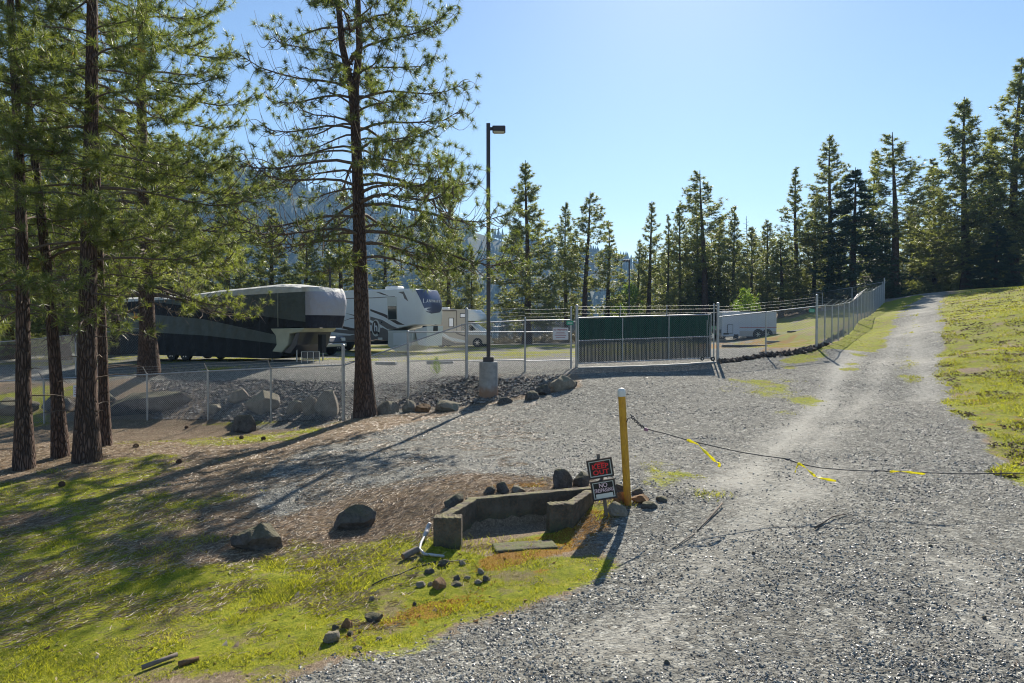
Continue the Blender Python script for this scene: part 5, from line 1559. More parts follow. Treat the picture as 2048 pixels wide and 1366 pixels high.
decal(S3, 'swoosh', [(905, 661), (920, 668), (933, 671), (933, 674), (915, 669)], M['brown'], r3)
for px in (954, 882): wheel(r3, s3(px, 680)[0], -1.0, .40, .24, .6, M['silver']); wheel(r3, s3(px, 680)[0], 1.0, .40, .24, .6, M['silver'])
xx = s3(984.5, 676)[0]; MB().box((xx + .04, 0, s3(985, 676)[1]), (.08, 1.1, .42)).build('grille', M['dgrey'], r3, bevel=.02)
for y in (-.78, .78): MB().box((xx + .0, y, s3(985, 674)[1]), (.14, .34, .26)).build('headlight', M['letter'], r3, bevel=.03)
MB().box((xx + .06, 0, s3(985, 686)[1]), (.16, 1.95, .2)).build('bumper', M['silver'], r3, bevel=.03)
MB().box((3.8, 0, s3(900, 619)[1] + .1), (.8, .6, .22)).build('roof_air_conditioner', M['white'], r3, bevel=.06)
MB().tube([(5.9, .2, s3(910, 618)[1]), (5.9, .2, s3(910, 618)[1] + .35), (6.0, .2, s3(910, 618)[1] + .4)], .09, 8).build('roof_dome', M['dgrey'], r3)
MB().box((s3(943, 660)[0], -1.18, s3(943, 657)[1]), (.12, .3, .34)).build('mirror', M['black'], r3, bevel=.02)

# cargo trailer: drawn up level with the view, hitch to the left
gz_ = H(8.5 * 56 / 17 * 0 + (1500 - 1024) / F_ * 56, 56)
ct = thing('cargo_trailer', 'white enclosed cargo trailer with a red pinstripe behind the fence right of the gate', 'cargo trailer', ((1553 - 1024) / F_ * 56, 57, gz_), PI)
def cs_(px, py): return ((1553 - px) / F_ * 56, W(px, py, 56).z - gz_)
M['trailer'] = mat('white_trailer_skin', (.50, .52, .58), (.46, .48, .54), 1.3, .4, 0, .5, .0004)
zb0, zt0 = cs_(1500, 673)[1], cs_(1500, 622)[1]
XL = cs_(1446, 0)[0]; XV = cs_(1478, 0)[0]
mb = MB(); pl = [(0, -1.0), (0, 1.0), (XV, 1.0), (XL, .25), (XL, -.25), (XV, -1.0)]
pl = [(0, -1.0), (0, 1.0), (XV, 1.0), (XL, .75), (XL, -.75), (XV, -1.0)]
n = len(pl); mb.add([(x, y, zb0) for x, y in pl] + [(x, y, zt0) for x, y in pl], [list(range(n))[::-1], list(range(n, 2 * n))] + [(i, (i + 1) % n, (i + 1) % n + n, i + n) for i in range(n)])
mb.build('box', M['trailer'], ct, bevel=.04)
def tdec(name, px0, py0, px1, py1, m_, y=1.008, th=.01):
    (a, zb), (c, zt) = cs_(px1, py1), cs_(px0, py0)
    return MB().box(((a + c) / 2, y, (zb + zt) / 2), (abs(c - a), th, zt - zb)).build(name, m_, ct)
M['pin'] = mat('red_pinstripe', (.40, .04, .05), None, 3, .5)
M['dusty'] = mat('dusty_lower_panel', (.48, .42, .38), (.42, .37, .33), 4, .6)
tdec('pinstripe', 1479, 654.5, 1553, 655.5, M['pin']); tdec('lower_panel', 1479, 662, 1552.5, 672.5, M['dusty'])
tdec('roof_trim', 1479, 622, 1553, 623.5, M['dgrey'], 1.01)
for i in range(6): tdec('panel_seam', 1491 + i * 11.5, 624, 1491.2 + i * 11.5, 661, M['dusty'], 1.003, .008)
dr = MB(); xa = cs_(1461, 0)[0]
f_ = (xa - XV) / (XL - XV); yy = 1.0 - .25 * f_
rot = Matrix.Rotation(math.atan2(.25, -(XV - XL)) * 0, 3, 'Z')
MB().box((xa, yy + .02, cs_(1461, 658)[1]), (.46, .05, .75)).build('side_hatch', M['dgrey'], ct)
MB().box((xa, yy + .045, cs_(1461, 658)[1]), (.38, .03, .66)).build('hatch_panel', M['trailer'], ct)
for px in (1516, 1534.5):
    xx = cs_(px, 0)[0]
    wheel(ct, xx, .93, .36, .2, .6); wheel(ct, xx, -.93, .36, .2, .6)
    MB().lathe([(.44, -.02), (.44, .02)], (xx, 1.0, .38), 20, 'y').build('wheel_arch', M['black'], ct)
MB().tube([(XL - .1, 0, .5), (XL + .9, 0, .48)], .05, 6).build('tongue', M['black'], ct)
MB().box((XL + .25, 0, .62), (.45, .9, .3)).build('battery_box', M['dgrey'], ct); MB().tube([(XL + .75, 0, 0), (XL + .75, 0, .9)], .035, 8).build('jack', M['silver'], ct)
MB().box((2.2, 0, .42), (4.2, 1.7, .12)).build('chassis', M['black'], ct)
MB().box((3.3, .85, .2), (.35, .3, .35)).build('step', M['black'], ct)
# green cart behind the gate end
M['tractor'] = mat('green_machine_paint', (.02, .14, .07), (.02, .11, .06), 4, .4)
b = gp(1414, 60); t = thing('utility_tractor', 'green utility tractor partly hidden behind the gate latch, left of the cargo trailer', 'tractor', tuple(b))
MB().extr([(-1.4, .5), (-1.4, 1.1), (-.2, 1.15), (-.1, 1.25), (1.4, 1.2), (1.5, .6), (.6, .45)], -.5, .5).build('body', M['tractor'], t, bevel=.05)
for x, r in ((-.8, .55), (1.05, .38)): wheel(t, x, -.65, r, .25, .5); wheel(t, x, .65, r, .25, .5)
for x in (-.9, .0):
    for y in (-.5, .5): MB().tube([(x, y, 1.1), (x, y, 1.95)], .03, 6).build('canopy_post', M['black'], t)
MB().box((-.45, 0, 1.98), (1.2, 1.2, .07)).build('canopy', M['tractor'], t, bevel=.02); MB().box((-.5, 0, 1.25), (.5, .5, .35)).build('seat', M['black'], t, bevel=.05)
# wheel stops
for px, D, w, m_, lab in [(773, 29.0, .95, 'conc', 'tan concrete wheel stop right of the forked pine trunk'), (881, 28.0, 1.15, 'conc', 'tan concrete wheel stop behind the pine seedling'),
                          (1488, 34.5, 2.2, 'rock_d', 'dark timber lying in the yard below the cargo trailer'), (1545, 47, 1.0, 'conc', 'pale kerb block near the rear of the cargo trailer'),
                          (1583, 53, .7, 'rock_d', 'short dark block beyond the rear of the cargo trailer'), (1530, 43, .9, 'conc', 'pale kerb block nearest the fence below the cargo trailer')]:
    b = gp(px, D); t = thing('wheel_stop', lab, 'wheel stop' if m_ == 'conc' else 'timber', tuple(b), rnd.uniform(-.25, .1))
    MB().extr([(-w / 2, 0), (-w / 2 + .03, .13), (w / 2 - .03, .13), (w / 2, 0)], -.16, .12).build('block', M[m_], t, bevel=.02)
    if m_ == 'conc':
        for s in (-1, 1): MB().tube([(s * w * .32, 0, .12), (s * w * .32, 0, .15)], .012, 6).build('anchor_pin', M['galv'], t)
# ------------------------------------------------------------------ bollard, cable, flags
M['yellow'] = None
def yellow():
    t = NT('chipped_yellow_paint'); o = t.obj(); X = t.xyz(o)
    n = t.noise(o, 6, 5, .65); n2 = t.noise(t.mapping(o, (1, 1, .35)), 22, 5, .7)
    c = t.ramp(n, [(.3, (.55, .27, .012)), (.7, (.68, .36, .02))])
    c = t.mix(t.math('MULTIPLY', t.mapr(n2, .40, .55, 1, 0), .45), c, (.30, .14, .02))
    c = t.mix(t.mapr(n2, .67, .70), c, (.05, .03, .02))
    c = t.mix(t.mapr(t.math('ADD', X[2], t.math('MULTIPLY', n, .4)), .22, .42, .85, 0), c, (.30, .10, .02))
    return t.done(t.bsdf(c, .55, 0, .5, n2, .002))
M['yellow'] = yellow()
M['cap'] = mat('white_plastic_cap', (.72, .72, .66), (.66, .65, .58), 8, .5)
M['cable'] = mat('black_cable', (.03, .03, .03), (.05, .05, .05), 30, .5)
M['tape'] = NT('yellow_tape'); _t = M['tape']
_d = _t.n('ShaderNodeBsdfPrincipled'); _d.inputs['Base Color'].default_value = (.88, .80, .05, 1); _d.inputs['Roughness'].default_value = .4
_r = _t.n('ShaderNodeBsdfTranslucent'); _r.inputs[0].default_value = (.95, .90, .08, 1); _m = _t.n('ShaderNodeMixShader'); _m.inputs[0].default_value = .5
_t.l(_d.outputs[0], _m.inputs[1]); _t.l(_r.outputs[0], _m.inputs[2]); M['tape'] = _t.done(_m)

def bollard(loc, topx, h, lab):
    t = thing('bollard', lab, 'bollard', tuple(loc)); r = .050
    tilt = Vector((topx, 0, h))
    MB().tube([tilt * f for f in (-.1, 0, .3, .6, .93)], r, 24).build('post', M['yellow'], t, auto=.7)
    a = tilt * .925
    R_ = Vector((0, 0, 1)).rotation_difference(tilt.normalized()).to_matrix()
    mb = MB(); b0 = len(mb.v)
    mb.lathe([(r * 1.10, 0), (r * 1.12, .06), (r * 1.02, .09), (r * .7, .108), (r * .2, .115)], (0, 0, 0), 24)
    mb.v = [a + R_ @ v for v in mb.v]
    mb.build('cap', M['cap'], t, auto=.7)
    return t
bl = gp(1257, 9.3); hB = railz(1243, 775, 9.3) - bl.z
tb = bollard(bl, (1243 - 1257) / F_ * 9.3, hB, 'leaning yellow steel bollard with a white cap beside the keep out sign')
b2 = gp(2500, 9.3)
bollard(b2, .02, 1.5, 'far yellow bollard holding the other end of the cable')
MB().tube([(-.03, -.056, hB * .71), (-.02, -.075, hB * .74), (.03, -.072, hB * .75), (.055, -.04, hB * .73)], .007, 6).build('eye_bolt', M['dgrey'], tb)

cb = thing('barrier_cable', 'black cable slung low across the drive from the yellow bollard', 'cable', tuple(bl))
def cw(px, py, D=9.25): return W(px, py, D)
cpts = [(1290, 857), (1330, 867), (1375, 880), (1430, 893), (1480, 904), (1530, 912), (1574, 917.5), (1582, 921), (1600, 928), (1640, 935.5), (1700, 940.5), (1752, 942), (1756, 941), (1830, 944.5), (1920, 947.5), (2048, 946), (2200, 938), (2350, 920), (2495, 890)]
MB(off=bl).tube([cw(*p) for p in cpts], .0075, 6, phase=.3).build('cable', M['cable'], cb, smooth=True)
# chain
mb = MB(off=bl); c0, c1 = cw(1261, 829), cw(1289, 856); n = 9; dv = (c1 - c0)
for k in range(n):
    c = c0 + dv * ((k + .5) / n) - UP * (.02 * math.sin(PI * (k + .5) / n)); u = dv.normalized(); v = (UP - u * u.z).normalized() if k % 2 else u.cross(UP).normalized()
    ring = [c + u * .024 * math.cos(a) + v * .016 * math.sin(a) for a in [2 * PI * j / 10 for j in range(11)]]
    mb.tube(ring, .0058, 5, cap=False)
o = mb.build('chain', M['dgrey'], cb); o['kind'] = 'stuff'
M['pad'] = mat('purple_padlock_body', (.28, .12, .26), (.35, .18, .16), 30, .5)
lk = MB(off=bl).box(cw(1292, 859), (.055, .03, .045), Matrix.Rotation(.3, 3, 'Y')).build('padlock', M['pad'], cb, bevel=.006)
c = cw(1291, 852); MB(off=bl).tube([c + Vector((-.015, 0, -.02)), c + Vector((-.015, 0, .01)), c + Vector((0, 0, .022)), c + Vector((.015, 0, .01)), c + Vector((.015, 0, -.02))], .004, 6).build('shackle', M['silver'], lk)
for px in (1574, 1752):
    MB(off=bl).tube([cw(px - 3, 918 if px < 1700 else 942), cw(px + 3, 919.5 if px < 1700 else 941.5)], .014, 8).build('clamp', M['dgrey'], cb)

def ribbon(lab, pxs, w, grp='yellow tape flags tied to the cable'):
    """strip of tape through picture-measured spots hanging at the cable"""
    pts3 = [W(x, y, D) for x, y, D in pxs]; o0 = pts3[0]
    t = thing('tape_flag', lab, 'tape flag', tuple(o0), 0, grp)
    sm = []
    for i in range(len(pts3) - 1):
        for f in (0, .25, .5, .75): sm.append(pts3[i].lerp(pts3[i + 1], f))
    sm.append(pts3[-1]); vs = []
    for i, p in enumerate(sm):
        d = (sm[min(i + 1, len(sm) - 1)] - sm[max(i - 1, 0)]).normalized(); a = i * .35
        s_ = d.cross(Vector((0, 1, 0))).normalized(); n_ = d.cross(s_)
        sv = (s_ * math.cos(a) + n_ * math.sin(a) * .6).normalized() * w * (.6 + .4 * math.sin(i * .9 + 1) ** 2)
        vs += [p + sv - o0, p - sv - o0]
    o = MB().add(vs, [(2 * i, 2 * i + 1, 2 * i + 3, 2 * i + 2) for i in range(len(sm) - 1)]).build('streamer', M['tape'], t, smooth=True)
    md = o.modifiers.new('t', 'SOLIDIFY'); md.thickness = .0012
    k = MB().box((0, 0, 0), (.035, .02, .03)).build('knot', M['tape'], t, bevel=.008)
    return t
ribbon('long yellow tape streamer blown out from the cable, nearest the bollard', [(1376, 880, 9.2), (1395, 888, 9.1), (1412, 905, 8.95), (1430, 922, 8.9), (1440, 928, 8.9), (1437, 934, 8.9)], .022)
ribbon('yellow tape streamer in two pieces hanging at the middle of the cable', [(1598, 927, 9.2), (1608, 933, 9.15), (1625, 948, 9.0), (1630, 952, 9.0), (1645, 957, 8.9), (1672, 962, 8.85)], .020)
ribbon('short yellow tape scrap hanging straight down at the middle of the cable', [(1597, 928, 9.22), (1593, 935, 9.2), (1590, 945, 9.18)], .012)
ribbon('yellow tape wrapped along the cable at the right, farthest from the bollard', [(1782, 943, 9.22), (1800, 942.5, 9.2), (1822, 945, 9.2), (1850, 948, 9.2)], .017)

# ------------------------------------------------------------------ keep out signs on their stake
M['stake'] = mat('grey_weathered_wood', (.22, .19, .16), (.14, .115, .095), 12, .85, 0, .2, .003)
M['frame'] = mat('dark_weathered_frame', (.10, .085, .07), (.055, .045, .04), 14, .85, 0, .2, .003)
M['sblack'] = mat('black_sign_face', (.012, .012, .012), None, 4, .4)
M['sborder'] = mat('pale_sign_border', (.70, .72, .66), (.62, .64, .58), 8, .5)
M['sred'] = mat('red_sign_print', (.85, .03, .035), None, 4, .45)
M['spink'] = mat('faded_pink_print', (.82, .58, .62), (.84, .66, .68), 40, .45)
D_ = 8.95
sb = gp(1217, D_); k = D_ / F_
st = thing('sign_stake', 'leaning grey wooden stake carrying the two black signs', 'stake', tuple(sb))
TH = math.radians(9.5)
top = W(1196, 908, D_) - sb
MB().tube([Vector((0, .02, -.15)), top * .5 + Vector((0, .02, 0)), top + Vector((0, .02, 0))], .030, 4, phase=PI / 4).build('stake', M['stake'], st)
def sgn(name, lab, cpx, cpy, w, h):
    c = W(cpx, cpy, D_ - .035); t = thing(name, lab, 'sign', tuple(c)); t.rotation_euler = (math.radians(3), -TH, 0)
    fw = .022
    MB().box((0, .012, 0), (w, .014, h)).build('backboard', M['frame'], t)
    for (x, z, a, b_) in ((0, h / 2 - fw / 2, w, fw), (0, -h / 2 + fw / 2, w, fw), (-w / 2 + fw / 2, 0, fw, h - 2 * fw), (w / 2 - fw / 2, 0, fw, h - 2 * fw)):
        MB().box((x, -.002, z), (a, .022, b_)).build('frame_strip', M['frame'], t, bevel=.003)
    wi, hi = w - 2 * fw, h - 2 * fw
    MB().box((0, .002, 0), (wi, .005, hi)).build('border', M['sborder'], t)
    MB().box((0, -.002, 0), (wi - .026, .004, hi - .026)).build('face', M['sblack'], t)
    return t, wi, hi
t, wi, hi = sgn('warning_sign', 'upper black sign reading keep out in red on the leaning stake', 1200.5, 936.5, .335, .255)
text('lettering', 'KEEP', M['sred'], t, (0, -.0055, .024), FR, .088, .0006, .0022, 1.10, space=1.06)
text('lettering', 'OUT', M['sred'], t, (0, -.0055, -.054), FR, .088, .0006, .0022, 1.10, space=1.06)
for z, w in ((.078, .12), (.063, .15)): MB().box((0, -.0046, z), (w, .001, .009)).build('small_print', M['sred'], t)
t, wi, hi = sgn('warning_sign', 'lower black sign reading no trespassing above a blank white strip', 1207.5, 979.5, .325, .265)
text('lettering', 'NO', M['spink'], t, (0, -.0055, .062), FR, .085, .0006, .0015, .85)
text('lettering', 'TRESPASSING', M['spink'], t, (0, -.0055, -.004), FR, .070, .0006, .0010, .62)
MB().box((0, -.0046, -.072), (.225, .001, .05)).build('blank_strip', M['sborder'], t)

# ------------------------------------------------------------------ concrete basin
cb_ = thing('concrete_basin', 'low open fronted concrete drain basin with mossy walls in the ditch', 'drain basin')
TOPZ, BOTZ = BAS_TOP, CAMZ - 2.95
def wall(name, a, b, th, top=TOPZ, ext=(0, 0), dz=0):
    a = Vector((*a, 0)); b = Vector((*b, 0)); d = (b - a).normalized(); n = Vector((-d.y, d.x, 0))
    a = a - d * ext[0]; b = b + d * ext[1]
    mb = MB(); N = 14; vs = []
    for i in range(N + 1):
        p = a.lerp(b, i / N); j = .006 * math.sin(i * 2.1 + a.x * 7)
        vs += [p + UP * BOTZ, p + n * th + UP * BOTZ, p + n * th + UP * (top + j), p + UP * (top - j)]
    fs = [(0, 3, 2, 1), tuple(4 * N + q for q in (0, 1, 2, 3))]
    for i in range(N):
        for q in range(4): fs.append((4 * i + q, 4 * i + (q + 1) % 4, 4 * i + 4 + (q + 1) % 4, 4 * i + 4 + q))
    return mb.add(vs, fs).build(name, M['conc_moss'], cb_, bevel=.012)
FL, BLc, BRc, FRc = BAS
wall('side_wall', FL, BLc, .13, ext=(0, .0))
wall('back_wall', BLc, BRc, .13, ext=(.12, .12), top=TOPZ + .004)
wall('side_wall', BRc, FRc, .13, ext=(.0, 0), top=TOPZ - .002)
wall('return_block', (FL[0] - .13, FL[1] - .01), (FL[0] + .20, FL[1] - .02), .17, top=TOPZ + .006)
wall('return_block', (FRc[0] - .18, FRc[1] - .06), (FRc[0] + .14, FRc[1] + .01), .17, top=TOPZ - .01)
mb = MB(); mb.box((.15, 8.05, CAMZ - 2.645), (.75, .30, .1), Matrix.Rotation(.2, 3, 'Z')); mb.build('slab', M['conc_moss'], cb_, bevel=.02)

# ------------------------------------------------------------------ rocks
def rock(px, py, wpx, hpx, m_, lab, seed, cat='rock', group=None, D=None, elong=.75, sink=.22, sharp=.5, name='rock', rz=None):
    hpx *= .88; wpx *= .96
    p = at(px, py) if D is None else gp(px, D)
    w = wpx / F_ * p.y; h = hpx / F_ * p.y
    me_seed = np.random.default_rng(seed)
    bm = bmesh.new(); bmesh.ops.create_icosphere(bm, subdivisions=4 if wpx > 30 else (3 if wpx > 14 else 2), radius=1)
    planes = [(unit(me_seed.normal(size=3)), .50 + .38 * me_seed.random()) for _ in range(int(13 + 8 * sharp))]
    off = me_seed.random(3) * 10
    co = np.array([v.co[:] for v in bm.verts])
    for nrm, dd in planes:
        s = co @ nrm - dd; s = np.clip(s, 0, None); co = co - s[:, None] * nrm * .92
    rr = 1 + .20 * (fbm(co[:, 0] * 1.6 + off[0] + co[:, 2], co[:, 1] * 1.6 + off[1] - co[:, 2], seed, 4) - .5) * 2
    co *= rr[:, None]
    co[:, 0] /= np.ptp(co[:, 0]) / 2; co[:, 1] /= np.ptp(co[:, 1]) / 2; co[:, 2] /= np.ptp(co[:, 2]) / 2
    zc = h * (.5 - sink)
    hz = h * (.5 + sink)
    for v, c in zip(bm.verts, co): v.co = (c[0] * w / 2, c[1] * w / 2 * elong, c[2] * hz + zc * 0 + (h - hz))
    me = bpy.data.meshes.new(name); bm.to_mesh(me); bm.free(); me.materials.append(M[m_])
    o = link(name, me); o.location = p; o.rotation_euler = (0, 0, me_seed.uniform(-.22, .22) if rz is None else rz)
    return tag(o, lab, cat, group)
RK = [
 (528, 838, 72, 50, 'rock_l', 'large round pale boulder behind the low fence, left of the pair near the corner post', 23.4),
 (618, 832, 34, 42, 'rock_l', 'upright tan boulder behind the fence, left half of the pair by the corner post', 22.7),
 (657, 834, 56, 50, 'rock_l', 'wide tan boulder behind the fence touching the corner post', 22.5),
 (588, 832, 38, 26, 'rock_l', 'low pale rock filling the gap between the boulders behind the fence', 22.9),
 (427, 834, 30, 20, 'rock_l', 'small pale rock behind the fence next to the long shaded boulder', 23.6),
 (475, 830, 40, 28, 'rock_l', 'pale flat rock behind the fence above the dark pointed rock', 24.2),
 (490, 854, 52, 38, 'rock_d', 'dark pointed rock standing at the foot of the low fence', 21.6),
 (300, 846, 175, 46, 'rock_d', 'very long shaded boulder behind the low fence', 24.6),
 (205, 846, 80, 40, 'rock_d', 'shaded boulder behind the fence seen between the thick trunks', 25.0),
 (122, 846, 80, 36, 'rock_d', 'dark boulder below the mossy mound, right of the slim straight pine', 25.4),
 (30, 846, 100, 36, 'rock_d', 'dark boulder below the mossy mound at the far left edge', 25.6),
 (777, 828, 46, 28, 'rock_l', 'blocky mossy rock right beside the base of the forked pine', 20.5),
 (818, 826, 30, 26, 'rock_l', 'round rock second from the forked pine in the row', 20.6),
 (848, 828, 34, 20, 'rock_o', 'low brownish rock in the middle of the row', 20.5),
 (891, 826, 58, 26, 'rock_l', 'wide grey rock at the right end of the row, half buried in litter', 20.6),
 (710, 828, 22, 18, 'rock_l', 'small rock at the left foot of the forked pine', 20.5),
 (1126, 790, 54, 34, 'rock_l', 'largest humped boulder at the edge of the gravel between lamp base and bollard', 21.2),
 (1088, 792, 32, 20, 'rock_d', 'middle rock leaning on the humped boulder near the gravel edge', 21.0),
 (1062, 804, 30, 18, 'rock_d', 'low dark rock at the near end of the line by the humped boulder', 20.6),
 (1104, 776, 20, 14, 'rock_l', 'small rock perched behind the humped boulder', 21.8),
 (1148, 776, 14, 14, 'rock_d', 'small dark rock at the right tip of the humped boulder', 21.4),
 (1008, 812, 32, 14, 'rock_d', 'flat dark rock half buried just right of the lamp base', 20.6),
 (1121, 975, 42, 40, 'rock_d', 'tall craggy dark rock standing behind the concrete basin', None),
 (1163, 972, 36, 30, 'rock_d', 'squat dark rock between the tall craggy rock and the signs', None),
 (980, 986, 26, 16, 'rock_d', 'flat dark rock leftmost of the cluster on the basin rim', None),
 (1005, 984, 28, 24, 'rock_d', 'chunky black rock in the middle of the cluster on the basin rim', None),
 (1034, 983, 32, 14, 'rock_l', 'pale flat rock at the right of the black one on the basin rim', None),
 (911, 1009, 42, 24, 'rock_d', 'dark rounded rock in the litter above the left basin wall', None),
 (1241, 985, 24, 20, 'rock_d', 'dark rock peeping out behind the lower sign', None),
 (1240, 1028, 46, 26, 'rock_l', 'pale mossy rock in front of the yellow bollard at the foot of the stake', None),
 (1284, 1003, 42, 16, 'rock_o', 'long orange brown slab just right of the bollard base', None),
 (1277, 988, 24, 16, 'rock_d', 'dark mossy rock behind the orange brown slab', None),
 (1298, 1013, 36, 12, 'rock_d', 'low grey slab in front of the orange brown slab', None),
 (1323, 1001, 24, 12, 'rock_d', 'rightmost small dark rock beside the bollard', None),
 (1240, 1004, 32, 24, 'rock_o', 'rusty orange rock wedged against the left of the bollard', None),
 (521, 1093, 104, 50, 'rock_d', 'large angular grey rock on the slope at the left with bright litter behind', None),
 (714, 1052, 92, 52, 'rock_d', 'large mossy topped rock on the slope between the angular rock and the basin', None),
 (878, 1176, 30, 24, 'rock_o', 'mossy brown stone, biggest of the stones below the basin', None),
 (886, 1131, 26, 16, 'rock_d', 'rough blue grey stone just below the white pipe', None),
 (661, 1283, 36, 26, 'rock_l', 'pointed tan stone farthest down the grass strip', None),
 (750, 1242, 38, 22, 'rock_d', 'dark jagged stone lying in the green grass strip', None),
 (692, 1256, 24, 22, 'rock_o', 'upright brown stone above the pointed tan stone', None),
 (714, 1297, 20, 8, 'rock_l', 'small whitish flat stone near the gravel edge', None),
 (672, 1035 + 225, 18, 14, 'rock_d', 'grey stone left of the upright brown stone', None),
]
for i, r in enumerate(RK):
    px, py, w, h, m_, lab, D = r
    dark_long = w > 150
    rock(px, py, w, h, m_, lab, 100 + i, 'rock' if w < 60 else 'boulder', D=D, elong=.5 if dark_long else .8)
for i, (px, py, w, h) in enumerate([(860, 1146, 22, 12), (842, 1172, 20, 12), (861, 1170, 14, 9), (914, 1161, 15, 13), (934, 1158, 15, 9), (962, 1146, 15, 12), (972, 1161, 15, 12), (925, 1129, 15, 10),
                                    (958, 1166, 18, 8), (912, 1170, 28, 7), (743, 1200, 12, 10), (757, 1278, 14, 5), (699, 1270, 14, 10), (1010, 1100, 12, 6), (1020, 1098, 9, 7), (830, 1210, 10, 8)]):
    rock(px, py, w, h, 'rock_l' if i % 3 else 'rock_d', 'small grey stone scattered loose in the grass below the concrete basin', 200 + i, 'stone', 'small stones in the grass below the basin', name='stone')
for i, (px, py, w, h, lab) in enumerate([(1508, 1108, 8, 6, 'single dark pebble on the pale worn wheel track'), (1333, 1327, 12, 9, 'dark cube shaped stone on the gravel low in the picture'), (1860, 1094, 9, 6, 'brown stone on the right part of the gravel drive'),
                                         (1968, 1237, 11, 7, 'dark reddish stone near the right edge of the drive')]):
    rock(px, py, w, h, 'rock_d', lab, 300 + i, 'stone', name='stone')
rnd2 = random.Random(5)
# fallen cones
M['cone'] = mat('brown_pine_cone', (.07, .04, .025), (.12, .07, .045), 30, .85)
for i, (px, py, lab) in enumerate([(272, 895, 'dark pine cone on the litter right of the thin pine'), (373, 857, 'pine cone lying near the foot of the low fence'), (483, 878, 'pine cone left of a close pair of cones on the slope'), (527, 880, 'pine cone right of its neighbour on the slope'),
                                   (358, 927, 'pine cone lying on the straw below the long trunk shadow'), (124, 973, 'pine cone in the grass below the leaning pine')]):
    p = at(px, py); mb = MB(); 
    for k in range(7):
        f = k / 6; r = .045 * math.sin(.35 + 2.5 * f) ; n = 8
        for q in range(n):
            a = 2 * PI * q / n + k * .4; c = Vector((f * .11 - .055, math.cos(a) * r, math.sin(a) * r + .04))
            mb.box(c, (.012, .022, .018), Matrix.Rotation(a, 3, 'X'))
    o = mb.build('pine_cone', M['cone']); o.location = p; o.rotation_euler = (0, 0, rnd2.random() * 6); tag(o, lab, 'pine cone')

# ------------------------------------------------------------------ pipe, stub, sticks
M['pvc'] = mat('dull_white_pipe', (.50, .50, .50), (.42, .42, .42), 12, .5)
def gpath(pl, dz): 
    r = []
    for px, py, z in pl:
        q = at(px, py); r.append(q + UP * (z + dz))
    return r
pp = gpath([(858, 1070, .10), (853, 1078, .06), (842, 1094, .03), (839, 1104, .015), (849, 1113, .01), (866, 1115, .01), (888, 1117, .005)], .02)
t = thing('drain_pipe', 'bent pale plastic pipe left of the concrete basin', 'pipe', tuple(pp[3]))
MB(off=pp[3]).tube(pp, .016, 10).build('pipe', M['pvc'], t, smooth=True)
MB(off=pp[3]).tube([pp[0] + Vector((.012, 0, .03)), pp[0], pp[1], pp[1].lerp(pp[2], .4)], [.02, .03, .03, .022], 12).build('elbow', M['pvc'], t, smooth=True)
a, b = at(836, 1110) + UP * .07, at(806, 1122) + UP * .05
t = thing('wood_stub', 'short round pale timber lying in the grass by the bent pipe', 'wood stub', tuple(a))
MB(off=a).tube([a, b], .038, 14).build('log', M['stake'], t, auto=.6); MB(off=a).tube([b, b + (b - a).normalized() * .004], .034, 14).build('cut_end', M['rock_o'], t)
def stick(name, pl, r, m_, lab, cat, dz=.01):
    pa = gpath(pl, dz); o = MB(off=pa[0]).tube(pa, r, 6).build(name, M[m_], smooth=True); o.location = pa[0]; return tag(o, lab, cat)
stick('hose', [(935, 1121, 0), (905, 1124, 0), (870, 1127, .01), (830, 1136, 0), (800, 1150, 0), (770, 1160, .01), (744, 1172, 0)], .007, 'cable', 'thin dark hose trailing through the grass below the basin', 'hose')
stick('stick', [(1444, 1012, .03), (1430, 1028, .02), (1412, 1046, .01), (1394, 1064, 0)], [.012, .014, .010, .006], 'twig', 'slim stick lying on the gravel to the right of the bollard', 'stick')
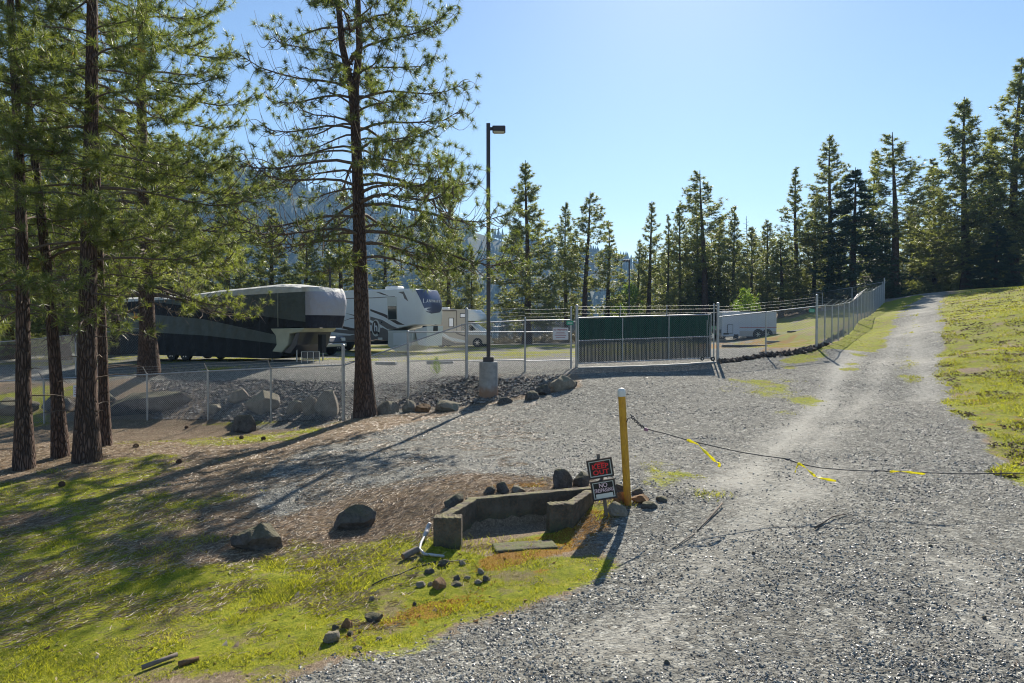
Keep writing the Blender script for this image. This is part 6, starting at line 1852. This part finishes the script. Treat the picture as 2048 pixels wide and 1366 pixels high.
stick('stick', [(1390, 1068, .0), (1370, 1082, .01), (1345, 1100, 0)], [.006, .007, .004], 'stake', 'pale thin twig continuing below the slim stick', 'stick')
stick('stick', [(1630, 1060, .02), (1648, 1047, .01), (1665, 1038, .02), (1690, 1031, .01)], [.014, .011, .009, .006], 'twig', 'crooked dark stick in the middle of the drive', 'stick')
stick('plank', [(284, 1342, .02), (355, 1318, .03)], [.022, .020], 'stake', 'dark grey rod lying in the grass at the bottom left', 'rod')
stick('wood_chip', [(357, 1334, .01), (398, 1322, .015)], [.03, .018], 'rock_o', 'pale flat splinter of wood right of the dark grey rod', 'wood')
stick('twig', [(1270, 1000 - 12, 0), (1400, 1190, 0)][:1] + [(1075, 1000, .0)], .003, 'twig', 'thin dry twig behind the basin', 'twig') if False else None
M['litter'] = mat('dry_leaves', (.42, .34, .24), (.25, .17, .10), 20, .8)
# dead leaves and chips on the grass strip
n = 260; X, Y = sample_wedge(n * 6, 4.8, 9.5, 1.0); g, v, m, d = masks(X, Y); k = (v > .45) & (X < 1); X, Y = X[k][:n], Y[k][:n]
M['leafy'] = island_mat('dry_leaf_bits', [(.1, (.12, .08, .05)), (.5, (.30, .22, .14)), (.9, (.55, .47, .36))], .7, .2, (1.2, 1, .7))
blades('dead_leaves', X, Y, .012 + .02 * rng.random(len(X)), .018 + .012 * rng.random(len(X)), 1.8, M['leafy'], 'dry leaf scraps scattered over the green strip')
# ------------------------------------------------------------------ air
def haze(dens, col):
    t = NT('hazy_air')
    v = t.n('ShaderNodeVolumePrincipled'); v.inputs['Color'].default_value = (*col, 1); v.inputs['Density'].default_value = dens; v.inputs['Anisotropy'].default_value = 0.1
    t.l(v.outputs[0], t.out.inputs['Volume'])
    b = MB(); x0, x1, y0, y1, z0, z1 = -1700, 1700, -650, 1800, -560, 345
    b.box(((x0 + x1) / 2, (y0 + y1) / 2, (z0 + z1) / 2), (x1 - x0, y1 - y0, z1 - z0))
    o = b.build('haze', t.m); tag(o, 'thin blue haze filling the valley air', 'haze', kind='stuff')
haze(.00020, (.34, .62, 1.0))
